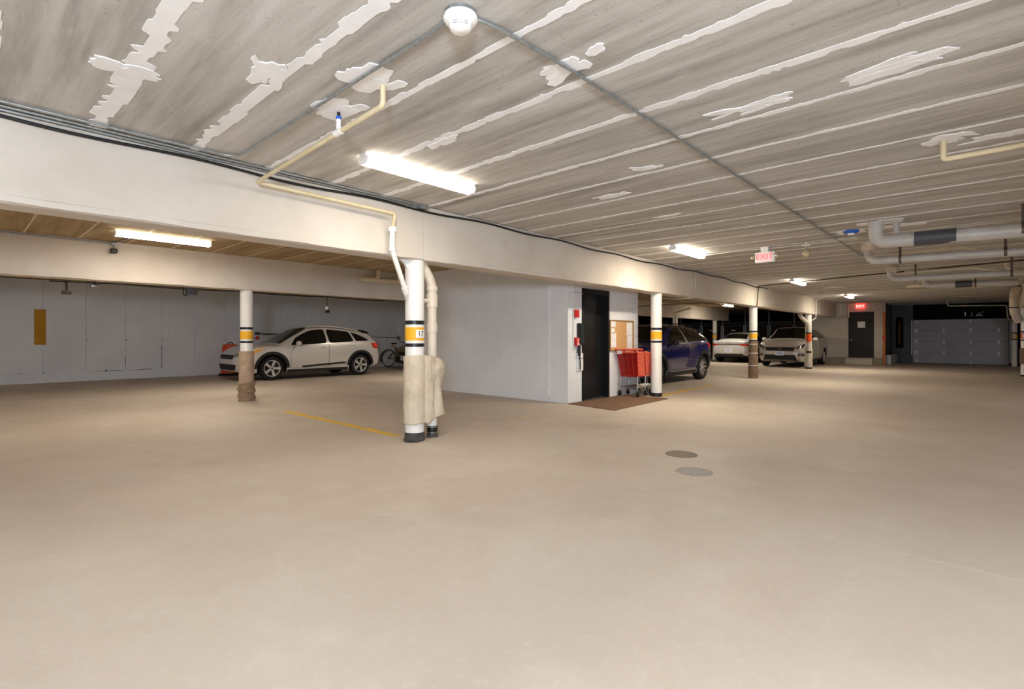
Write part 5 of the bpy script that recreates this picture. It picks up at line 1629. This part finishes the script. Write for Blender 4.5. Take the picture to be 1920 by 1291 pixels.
def make_silver():
    C = SC
    sp = {'rim': 'wide', 'spin': 0.35, 'arch_trim': 0.075, 'mirror': (1.62, 1.0), 'mirror_m': 'silver', 'rails': (1.95, 3.75), 'rail_m': 'silver', 'spoiler': 4.02, 'handle': 'steel'}
    b = lambda x: C.belt(x) + 0.02
    t = lambda x: C.edge(x) - 0.035
    A = [(1.42, b(1.42)), (2.05, b(2.05)), (2.52, b(2.52)), (2.50, t(2.50)), (2.3, t(2.3)), (2.06, t(2.06)), (1.85, t(1.85) - 0.005), (1.6, t(1.6) - 0.01)]
    Bw = [(2.60, b(2.60)), (3.05, b(3.05)), (3.42, b(3.42)), (3.34, t(3.34)), (3.0, t(3.0)), (2.58, t(2.58))]
    Q = [(3.50, b(3.5)), (3.98, b(3.98) + 0.02), (3.85, C.belt(3.85) + 0.14), (3.66, t(3.66) - 0.03), (3.42, t(3.42))]
    sp['side'] = [(A, 'glass', 'side_window'), (Bw, 'glass', 'side_window'), (Q, 'glass', 'rear_quarter_window'),
                  ([(1.75, 0.325), (3.12, 0.395), (3.15, 0.44), (3.0, 0.45), (1.75, 0.38)], 'trim', 'side_moulding'),
                  ([(1.32, 0.20), (3.22, 0.21), (3.22, 0.285), (1.32, 0.285)], 'trim', 'sill'),
                  ([(0.36, 0.74), (0.62, 0.855), (0.66, 0.885), (0.52, 0.865), (0.40, 0.82)], 'lens_amber', 'indicator'), ([(0.20, 0.69), (0.35, 0.725), (0.40, 0.81), (0.28, 0.77)], 'lens_clear', 'side_lamp')]
    sp['doors'] = [[(1.42, 0.32), (2.56, 0.32), (2.57, C.belt(2.57) - 0.005), (1.55, C.belt(1.55) - 0.005), (1.40, 0.75)],
                   [(2.575, 0.32), (3.18, 0.36), (3.36, 0.70), (3.52, C.belt(3.52) - 0.005), (2.585, C.belt(2.585) - 0.005)]]
    H_ = lambda s: [(s * 0.52, 0.66), (s * 0.70, 0.70), (s * 0.83, 0.82), (s * 0.79, 0.85), (s * 0.66, 0.80), (s * 0.5, 0.74)]
    sp['front'] = [(H_(1), 'lens_clear', 'headlight'), (H_(-1), 'lens_clear', 'headlight'), ([(-0.45, 0.60), (0.45, 0.60), (0.5, 0.72), (-0.5, 0.72)], 'trim', 'grille'),
                   ([(-0.55, 0.30), (0.55, 0.30), (0.62, 0.46), (-0.62, 0.46)], 'trim', 'lower_intake')]
    for s in (-1, 1):
        sp['front'].append(([(s * 0.72, 0.35), (s * 0.82, 0.40), (s * 0.82, 0.52), (s * 0.74, 0.48)], 'lens_clear', 'fog_lamp'))
    sp['rear'] = []
    for s in (-1, 1):
        sp['rear'].append(([(s * 0.55, 0.86), (s * 0.84, 0.84), (s * 0.84, 1.02), (s * 0.55, 0.98)], 'lens_red', 'tail_light'))
        sp['rear'].append(([(s * 0.76, 0.88), (s * 0.82, 0.88), (s * 0.82, 1.0), (s * 0.78, 1.0)], 'lens_glow', 'reflector'))
    sp['rear'].append(([(-0.7, 0.36), (0.7, 0.36), (0.72, 0.56), (-0.72, 0.56)], 'trim', 'rear_bumper'))
    sp['plates'] = [('rear', 0.72)]
    wsx = lin(1.17, 2.02, 10)
    sp['top'] = [([(x, -0.90) for x in wsx] + [(x, 0.90) for x in reversed(wsx)], 'glass_green', 'windshield'),
                 ([(4.16, -0.85), (4.36, -0.85), (4.36, 0.85), (4.16, 0.85)], 'glass', 'rear_window')]
    return build_car('silver_hatchback', 'silver hatchback with five-spoke wheels parked along the back wall', (5.12, 15.42, 0), 0, C, 'silver', sp)


make_silver()

# --- blue crossover
def make_blue():
    C = suv(4.46, 1.80, 1.56, 0.86, 3.60, 0.345, 0.42, hood=1.0, bonnet=1.15, cowl=1.05, roof0=2.05, belt0=1.0, belt1=1.10, tail_roof=1.47, rake=0.34)
    sp = {'rim': 'split', 'spin': 0.5, 'arch_trim': 0.075, 'mirror': (1.58, 1.03), 'mirror_m': 'trim', 'rails': (1.95, 3.8), 'spoiler': 4.0, 'spoiler_m': 'navy'}
    b = lambda x: C.belt(x) + 0.02
    t = lambda x: C.edge(x) - 0.035
    A = [(1.45, b(1.45)), (2.05, b(2.05)), (2.50, b(2.50)), (2.44, t(2.44)), (2.2, t(2.2)), (1.95, t(1.95)), (1.7, t(1.7) - 0.01)]
    Bw = [(2.58, b(2.58)), (3.05, b(3.05)), (3.40, b(3.40)), (3.28, t(3.28)), (3.0, t(3.0)), (2.52, t(2.52))]
    Q = [(3.48, b(3.48)), (3.86, b(3.86) + 0.02), (3.70, t(3.70) - 0.03), (3.36, t(3.36))]
    sp['side'] = [(A, 'glass', 'side_window'), (Bw, 'glass', 'side_window'), (Q, 'glass', 'rear_quarter_window'),
                  ([(1.34, 0.20), (3.12, 0.21), (3.12, 0.32), (1.34, 0.32)], 'trim', 'sill'), ([(1.5, 0.305), (3.05, 0.315), (3.05, 0.335), (1.5, 0.325)], 'chrome', 'sill_strip'),
                  ([(1.5, C.belt(1.5) + 0.002), (3.46, C.belt(3.46) + 0.002), (3.46, C.belt(3.46) + 0.018), (1.5, C.belt(1.5) + 0.018)], 'chrome', 'window_strip'),
                  ([(2.505, b(2.505)), (2.575, b(2.575)), (2.52, t(2.52)), (2.45, t(2.45))], 'steel', 'door_pillar')]
    sp['doors'] = [[(1.44, 0.36), (2.52, 0.36), (2.54, C.belt(2.54) - 0.005), (1.55, C.belt(1.55) - 0.005), (1.42, 0.75)],
                   [(2.535, 0.36), (3.08, 0.40), (3.28, 0.74), (3.46, C.belt(3.46) - 0.005), (2.555, C.belt(2.555) - 0.005)]]
    sp['front'] = [([(-0.5, 0.55), (0.5, 0.55), (0.55, 0.74), (-0.55, 0.74)], 'trim', 'grille')]
    sp['rear'] = [([(-0.75, 0.36), (0.75, 0.36), (0.78, 0.60), (-0.78, 0.60)], 'trim', 'rear_bumper')]
    for s in (-1, 1):
        sp['front'].append(([(s * 0.55, 0.72), (s * 0.82, 0.76), (s * 0.82, 0.88), (s * 0.6, 0.83)], 'lens_clear', 'headlight'))
        sp['rear'].append(([(s * 0.5, 0.90), (s * 0.86, 0.88), (s * 0.87, 1.04), (s * 0.5, 1.02)], 'lens_red', 'tail_light'))
    sp['plates'] = [('rear', 0.74)]
    wsx = lin(1.2, 1.98, 10)
    sp['top'] = [([(x, -0.9) for x in wsx] + [(x, 0.9) for x in reversed(wsx)], 'glass', 'windshield'), ([(4.14, -0.85), (4.38, -0.85), (4.38, 0.85), (4.14, 0.85)], 'glass', 'rear_window')]
    return build_car('blue_crossover', 'deep blue crossover with black wheel arches behind the striped column by the carts', (10.88, 6.72, 0), 0, C, 'navy', sp)


make_blue()

# --- black crossover beyond it
def make_black():
    C = suv(4.6, 1.84, 1.54, 0.92, 3.62, 0.35, 0.42, hood=1.02, bonnet=1.12, cowl=1.06, roof0=1.95, belt0=1.02, belt1=1.12, tail_roof=1.47, rake=0.3)
    sp = {'rim': 'mixed', 'mirror': (1.5, 1.06), 'rails': (1.9, 3.9), 'rail_m': 'steel'}
    b = lambda x: C.belt(x) + 0.02
    t = lambda x: C.edge(x) - 0.035
    sp['side'] = [([(1.5, b(1.5)), (2.5, b(2.5)), (2.44, t(2.44)), (1.95, t(1.95)), (1.7, t(1.7) - 0.01)], 'glass', 'side_window'), ([(2.6, b(2.6)), (3.6, b(3.6)), (3.5, t(3.5)), (2.55, t(2.55))], 'glass', 'side_window')]
    sp['doors'] = [[(1.44, 0.36), (2.52, 0.36), (2.54, C.belt(2.54) - 0.005), (1.55, C.belt(1.55) - 0.005)]]
    sp['front'] = [([(-0.5, 0.5), (0.5, 0.5), (0.5, 0.74), (-0.5, 0.74)], 'trim', 'grille')]
    for s in (-1, 1):
        sp['front'].append(([(s * 0.55, 0.72), (s * 0.82, 0.76), (s * 0.82, 0.88), (s * 0.6, 0.83)], 'lens_dark', 'headlight'))
    wsx = lin(1.18, 1.9, 8)
    sp['top'] = [([(x, -0.9) for x in wsx] + [(x, 0.9) for x in reversed(wsx)], 'glass', 'windshield')]
    return build_car('black_crossover', 'black crossover mostly hidden beyond the blue crossover', (11.3, 9.0, 0), 0, C, 'blackpaint', sp)


make_black()
bg = MB()
vs, n, m = [], 20, 8
for j in range(m + 1):
    t = j / m
    for i in range(n):
        a = 2 * PI * i / n
        rr = (0.42 * (1 - t ** 3) + 0.03) * (1 + 0.16 * math.sin(3 * a + 2 * t) + 0.08 * math.sin(7 * a))
        vs.append((rr * 1.2 * math.cos(a), rr * 0.8 * math.sin(a), 0.26 * t * (1 + 0.12 * math.sin(2 * a))))
bg.add(vs, [(j * n + i, j * n + (i + 1) % n, (j + 1) * n + (i + 1) % n, (j + 1) * n + i) for j in range(m) for i in range(n)] + [tuple(range(n)), tuple(m * n + k for k in range(n))])
tag(bg.obj('cloth_bundle', 'bag', None, True, (13.62, 9.0, 1.545)), 'pale cloth bundle resting on the roof of the black crossover', 'bundle')

# --- silver crossover by the end wall
def make_crv():
    C = suv(4.56, 1.82, 1.65, 0.90, 3.52, 0.345, 0.42, hood=1.06, bonnet=1.08, cowl=1.13, roof0=1.95, belt0=1.05, belt1=1.18, tail_roof=1.54, rake=0.34)
    sp = {'rim': 'mixed', 'mirror': (1.42, 1.10), 'mirror_m': 'white_paint', 'handle': 'chrome'}
    b = lambda x: C.belt(x) + 0.02
    t = lambda x: C.edge(x) - 0.035
    A = [(1.36, b(1.36)), (2.0, b(2.0)), (2.46, b(2.46)), (2.42, t(2.42)), (2.1, t(2.1)), (1.85, t(1.85)), (1.6, t(1.6) - 0.01)]
    Bw = [(2.54, b(2.54)), (3.0, b(3.0)), (3.40, b(3.40)), (3.34, t(3.34)), (3.0, t(3.0)), (2.50, t(2.50))]
    Q = [(3.48, b(3.48)), (4.0, b(4.0) + 0.02), (3.84, t(3.84) - 0.04), (3.42, t(3.42))]
    sp['side'] = [(A, 'glass', 'side_window'), (Bw, 'glass', 'side_window'), (Q, 'glass', 'rear_quarter_window'), ([(1.32, 0.20), (3.10, 0.21), (3.10, 0.31), (1.32, 0.31)], 'trim', 'sill')]
    sp['doors'] = [[(1.38, 0.34), (2.48, 0.34), (2.5, C.belt(2.5) - 0.005), (1.5, C.belt(1.5) - 0.005)], [(2.495, 0.34), (3.06, 0.4), (3.26, 0.74), (3.44, C.belt(3.44) - 0.005), (2.515, C.belt(2.515) - 0.005)]]
    sp['front'] = [([(-0.50, 0.655), (0.50, 0.655), (0.56, 0.80), (-0.56, 0.80)], 'trim', 'grille'), ([(-0.54, 0.63), (0.54, 0.63), (0.52, 0.66), (-0.52, 0.66)], 'chrome', 'grille_bar'),
                   ([(-0.62, 0.27), (0.62, 0.27), (0.56, 0.50), (-0.56, 0.50)], 'trim', 'lower_intake'), ([(-0.68, 0.235), (0.68, 0.235), (0.66, 0.30), (-0.66, 0.30)], 'steel', 'skid_strip'),
                   ([(-0.06, 0.72), (0.06, 0.72), (0.06, 0.79), (-0.06, 0.79)], 'chrome', 'badge')]
    for s in (-1, 1):
        sp['front'].append(([(s * 0.58, 0.72), (s * 0.80, 0.78), (s * 0.86, 0.93), (s * 0.80, 0.93), (s * 0.6, 0.82)], 'lens_dark', 'headlight'))
        sp['front'].append(([(s * 0.63, 0.745), (s * 0.74, 0.775), (s * 0.74, 0.83), (s * 0.64, 0.8)], 'lens_clear', 'headlight_bulb'))
        sp['front'].append(([(s * 0.62, 0.46), (s * 0.84, 0.44), (s * 0.84, 0.55), (s * 0.68, 0.56)], 'trim', 'fog_recess'))
        sp['front'].append(([(s * 0.70, 0.48), (s * 0.78, 0.47), (s * 0.78, 0.52), (s * 0.70, 0.53)], 'lens_clear', 'fog_lamp'))
    sp['plates'] = [('front', 0.555)]
    wsx = lin(1.13, 1.9, 10)
    sp['top'] = [([(x, -0.9) for x in wsx] + [(x, 0.9) for x in reversed(wsx)], 'glass', 'windshield')]
    return build_car('silver_crossover', 'silver crossover facing the aisle beside the column near the exit door', (22.52, 6.0, 0), 0, C, 'silver2', sp)


crv = make_crv()
# pale sticker on its windshield


# --- pale grey sedan, tail to the camera
def make_sedan():
    C = sedan(4.85, 1.86, 1.45, 0.95, 3.75, 0.34, 0.40)
    L = C.L
    sp = {'rim': 'mixed', 'mirror': (1.6, 0.93)}
    b = lambda x: C.belt(x) + 0.02
    t = lambda x: C.edge(x) - 0.035
    sp['side'] = [([(1.65, b(1.65)), (2.6, b(2.6)), (2.58, t(2.58)), (2.2, t(2.2)), (1.95, t(1.95))], 'glass', 'side_window'), ([(2.68, b(2.68)), (3.85, b(3.85)), (3.55, t(3.55)), (3.2, t(3.2)), (2.66, t(2.66))], 'glass', 'side_window')]
    sp['doors'] = [[(1.5, 0.3), (2.62, 0.3), (2.64, C.belt(2.64) - 0.005), (1.6, C.belt(1.6) - 0.005)], [(2.635, 0.3), (3.3, 0.36), (3.5, 0.74), (3.7, C.belt(3.7) - 0.005), (2.655, C.belt(2.655) - 0.005)]]
    sp['rear'] = [([(-0.72, 0.28), (0.72, 0.28), (0.62, 0.42), (-0.62, 0.42)], 'trim', 'rear_diffuser'), ([(-0.46, 0.845), (0.46, 0.845), (0.46, 0.885), (-0.46, 0.885)], 'trim', 'badge_strip'),
                  ([(-0.17, 0.86), (0.17, 0.86), (0.13, 0.905), (-0.13, 0.905)], 'chrome', 'badge')]
    for s in (-1, 1):
        sp['rear'].append(([(s * 0.46, 0.84), (s * 0.86, 0.78), (s * 0.88, 0.90), (s * 0.46, 0.885)], 'lens_red', 'tail_light'))
        sp['rear'].append(([(s * 0.62, 0.825), (s * 0.78, 0.80), (s * 0.78, 0.855), (s * 0.64, 0.86)], 'lens_glow', 'reflector'))
    sp['plates'] = [('rear', 0.56)]
    rwx = lin(3.62, 4.22, 8)
    wsx = lin(1.42, 2.1, 8)
    sp['top'] = [([(x, -0.88) for x in rwx] + [(x, 0.88) for x in reversed(rwx)], 'glass', 'rear_window'), ([(x, -0.9) for x in wsx] + [(x, 0.9) for x in reversed(wsx)], 'glass', 'windshield')]
    return build_car('pale_grey_sedan', 'pale grey sedan with its tail to the aisle between the two crossovers', (24.85 + 4.85, 8.83, 0), PI, C, 'greywhite', sp)


make_sedan()

# --- olive small car behind column 17
def make_olive():
    C = suv(3.9, 1.70, 1.5, 0.80, 3.2, 0.31, 0.38, hood=0.93, bonnet=1.0, cowl=1.02, roof0=1.75, belt0=0.95, belt1=1.03, tail_roof=1.42, rake=0.28)
    sp = {'rim': 'mixed', 'mirror': (1.4, 1.0), 'arch_trim': 0.05}
    b = lambda x: C.belt(x) + 0.02
    t = lambda x: C.edge(x) - 0.035
    sp['side'] = [([(1.35, b(1.35)), (2.3, b(2.3)), (2.25, t(2.25)), (1.8, t(1.8)), (1.6, t(1.6) - 0.01)], 'glass', 'side_window')]
    sp['front'] = [([(-0.74, 0.27), (0.74, 0.27), (0.76, 0.50), (-0.76, 0.50)], 'trim', 'front_bumper'), ([(-0.35, 0.55), (0.35, 0.55), (0.38, 0.66), (-0.38, 0.66)], 'trim', 'grille')]
    for s in (-1, 1):
        ring = [(s * 0.56 + 0.12 * math.cos(2 * PI * k / 16), 0.655 + 0.10 * math.sin(2 * PI * k / 16)) for k in range(16)]
        sp['front'].append((ring, 'trim', 'lamp_ring'))
    sp['plates'] = [('front', 0.43)]
    wsx = lin(1.06, 1.72, 8)
    sp['top'] = [([(x, -0.9) for x in wsx] + [(x, 0.9) for x in reversed(wsx)], 'glass', 'windshield')]
    root = build_car('olive_compact', 'olive compact car half hidden behind the column numbered 17', (11.15, 15.6, 0), 0, C, 'olive', sp)
    for s in (-1, 1):
        p = C.on_front(0.012)((s * 0.56, 0.655))
        MB().lathe([(0.0001, -0.03), (0.05, -0.022), (0.08, 0.0), (0.08, 0.03)], p, 'x', 24).obj('headlight', 'lens_clear', root, True)
    return root


make_olive()

# ------------------------------------------------------------------ bicycle leaning at the back wall
bk = tag(empty('bicycle', (11.95, 17.72, 0), 0.04), 'black bicycle with mudguards leaning by the back wall', 'bicycle')
WR = 0.35
for x in (0.0, 1.08):
    wl = MB().lathe([(WR - 0.02, -0.022), (WR, 0.0), (WR - 0.02, 0.022), (WR - 0.042, 0.0)], (x, 0, WR), 'y', 40, closed=True).obj('wheel', 'rubber', bk, True)
    mb = MB()
    for k in range(18):
        a = 2 * PI * k / 18
        mb.tube([(x + 0.02 * math.cos(a + 1), 0.02 * (1 if k % 2 else -1), WR + 0.02 * math.sin(a + 1)), (x + (WR - 0.035) * math.cos(a), 0, WR + (WR - 0.035) * math.sin(a))], 0.0018, 4)
    mb.tube([(x, -0.04, WR), (x, 0.04, WR)], 0.025, 10)
    mb.obj('spokes', 'steel', wl)
ST, BB, HT, HB = (0.30, 0, 0.84), (0.42, 0, 0.31), (0.84, 0, 0.86), (0.88, 0, 0.72)
mb = MB().tube([BB, ST], 0.018, 10).tube([(0.33, 0, 0.72), HT], 0.019, 10).tube([BB, HB], 0.022, 10).tube([HT, HB], 0.023, 10)
for s in (-1, 1):
    mb.tube([BB, (0.0, s * 0.06, WR)], 0.011, 8).tube([(0.33, 0, 0.72), (0.0, s * 0.06, WR)], 0.010, 8)
mb.obj('frame', 'bike_black', bk, 40)
mb = MB()
for s in (-1, 1):
    mb.tube([HB, (0.92, s * 0.055, 0.62), (1.08, s * 0.055, WR)], 0.014, 8)
mb.obj('fork', 'bike_black', bk, 40)
MB().tube([HT, (0.81, 0, 0.98)], 0.016, 8).tube([(0.74, -0.30, 1.03), (0.78, -0.2, 1.0), (0.82, 0, 0.98), (0.78, 0.2, 1.0), (0.74, 0.30, 1.03)], 0.014, 8, 0.06).obj('handlebar', 'bike_black', bk, 40)
MB().tube([ST, (0.285, 0, 0.92)], 0.014, 8).obj('seat_post', 'steel', bk, 40)
MB().sphere((0.26, 0, 0.945), 0.13, 16, 8, sc=(1.15, 0.55, 0.22)).obj('saddle', 'trim', bk, True)
MB().box(0.17, 0.2, -0.03, 0.03, 0.84, 0.89, bev=0.006).obj('rear_reflector', 'lens_glow', bk, 40)
for x, a0, a1 in ((0.0, 60, 205), (1.08, 20, 130)):
    pts = [(x + (WR + 0.03) * math.cos(R(a)), 0, WR + (WR + 0.03) * math.sin(R(a))) for a in range(a0, a1, 8)]
    mb = MB()
    n = len(pts)
    vs = [(p[0], y, p[2]) for p in pts for y in (-0.03, 0.03)] + [(x + (p[0] - x) * 0.985, y, WR + (p[2] - WR) * 0.985) for p in pts for y in (-0.03, 0.03)]
    fs = [(2 * i, 2 * i + 1, 2 * i + 3, 2 * i + 2) for i in range(n - 1)] + [(2 * n + 2 * i, 2 * n + 2 * i + 2, 2 * n + 2 * i + 3, 2 * n + 2 * i + 1) for i in range(n - 1)]
    fs += [(2 * i, 2 * i + 2, 2 * n + 2 * i + 2, 2 * n + 2 * i) for i in range(n - 1)] + [(2 * i + 1, 2 * n + 2 * i + 1, 2 * n + 2 * i + 3, 2 * i + 3) for i in range(n - 1)]
    mb.add(vs, fs).obj('mudguard', 'bike_black', bk, 40)
MB().lathe([(0.001, -0.05), (0.085, -0.05), (0.085, -0.044), (0.001, -0.044)], (BB[0], BB[1], BB[2]), 'y', 24).tube([(BB[0], -0.06, BB[2]), (BB[0] + 0.12, -0.07, BB[2] - 0.12)], 0.012, 6).tube([(BB[0], 0.06, BB[2]), (BB[0] - 0.12, 0.07, BB[2] + 0.12)], 0.012, 6).box(BB[0] + 0.07, BB[0] + 0.17, -0.14, -0.07, BB[2] - 0.135, BB[2] - 0.115).obj('crankset', 'trim', bk, 40)

# ------------------------------------------------------------------ storage cages along the far wall
CU = 30.6
ORD = ['first', 'second', 'third', 'fourth', 'fifth', 'sixth', 'seventh', 'eighth']
posts = [6.15 + 1.27 * k for k in range(8)]
for k, v in enumerate(posts):
    tag(MB().tube([(CU, v, 0), (CU, v, ZC)], 0.03, 12).obj('cage_post', 'galv', None, 40), 'galvanised storage cage post, %s from the end wall' % ORD[k], 'post', 'storage cage posts')
rl = tag(MB().tube([(CU - 0.03, 6.0, 2.02), (CU - 0.03, 15.1, 2.02)], 0.022, 10).obj('cage_rail', 'galv', None, 40), 'long horizontal rail above the storage cage gates', 'rail')
for k in range(7):
    v0, v1 = posts[k] + 0.07, posts[k + 1] - 0.07
    gt = tag(empty('cage_gate', (CU - 0.02, (v0 + v1) / 2, 0)), 'dark slatted storage cage gate in a tube frame, %s from the end wall' % ORD[k], 'gate', 'storage cage gates')
    hw = (v1 - v0) / 2
    MB().tube([(0, -hw, 0.0), (0, -hw, 1.9)], 0.02, 8).tube([(0, hw, 0.0), (0, hw, 1.9)], 0.02, 8).tube([(0, -hw, 1.9), (0, hw, 1.9)], 0.02, 8).tube([(0, -hw, 0.08), (0, hw, 0.08)], 0.02, 8).obj('gate_frame', 'galv', gt, 40)
    ns_ = 9
    w_ = (2 * hw - 0.04) / ns_
    me = bpy.data.meshes.get('slat') or MB().box(0.0, 0.012, 0.004, w_ - 0.004, 0.1, 1.88).mesh('slat', 'cage_panel')
    for j in range(ns_):
        inst(me, 'slat', gt, (0, -hw + 0.02 + j * w_, 0))
    if k in (3, 4, 5):
        MB().box(-0.03, -0.022, -0.12, 0.12, 1.56, 1.63).obj('tag', 'paper', gt)
tag(MB().box(30.9, 33.3, 15.2, 15.3, 0, ZC).obj('wall_cage', 'wall_dark'), 'dark wall at the end of the storage cages', kind='structure')
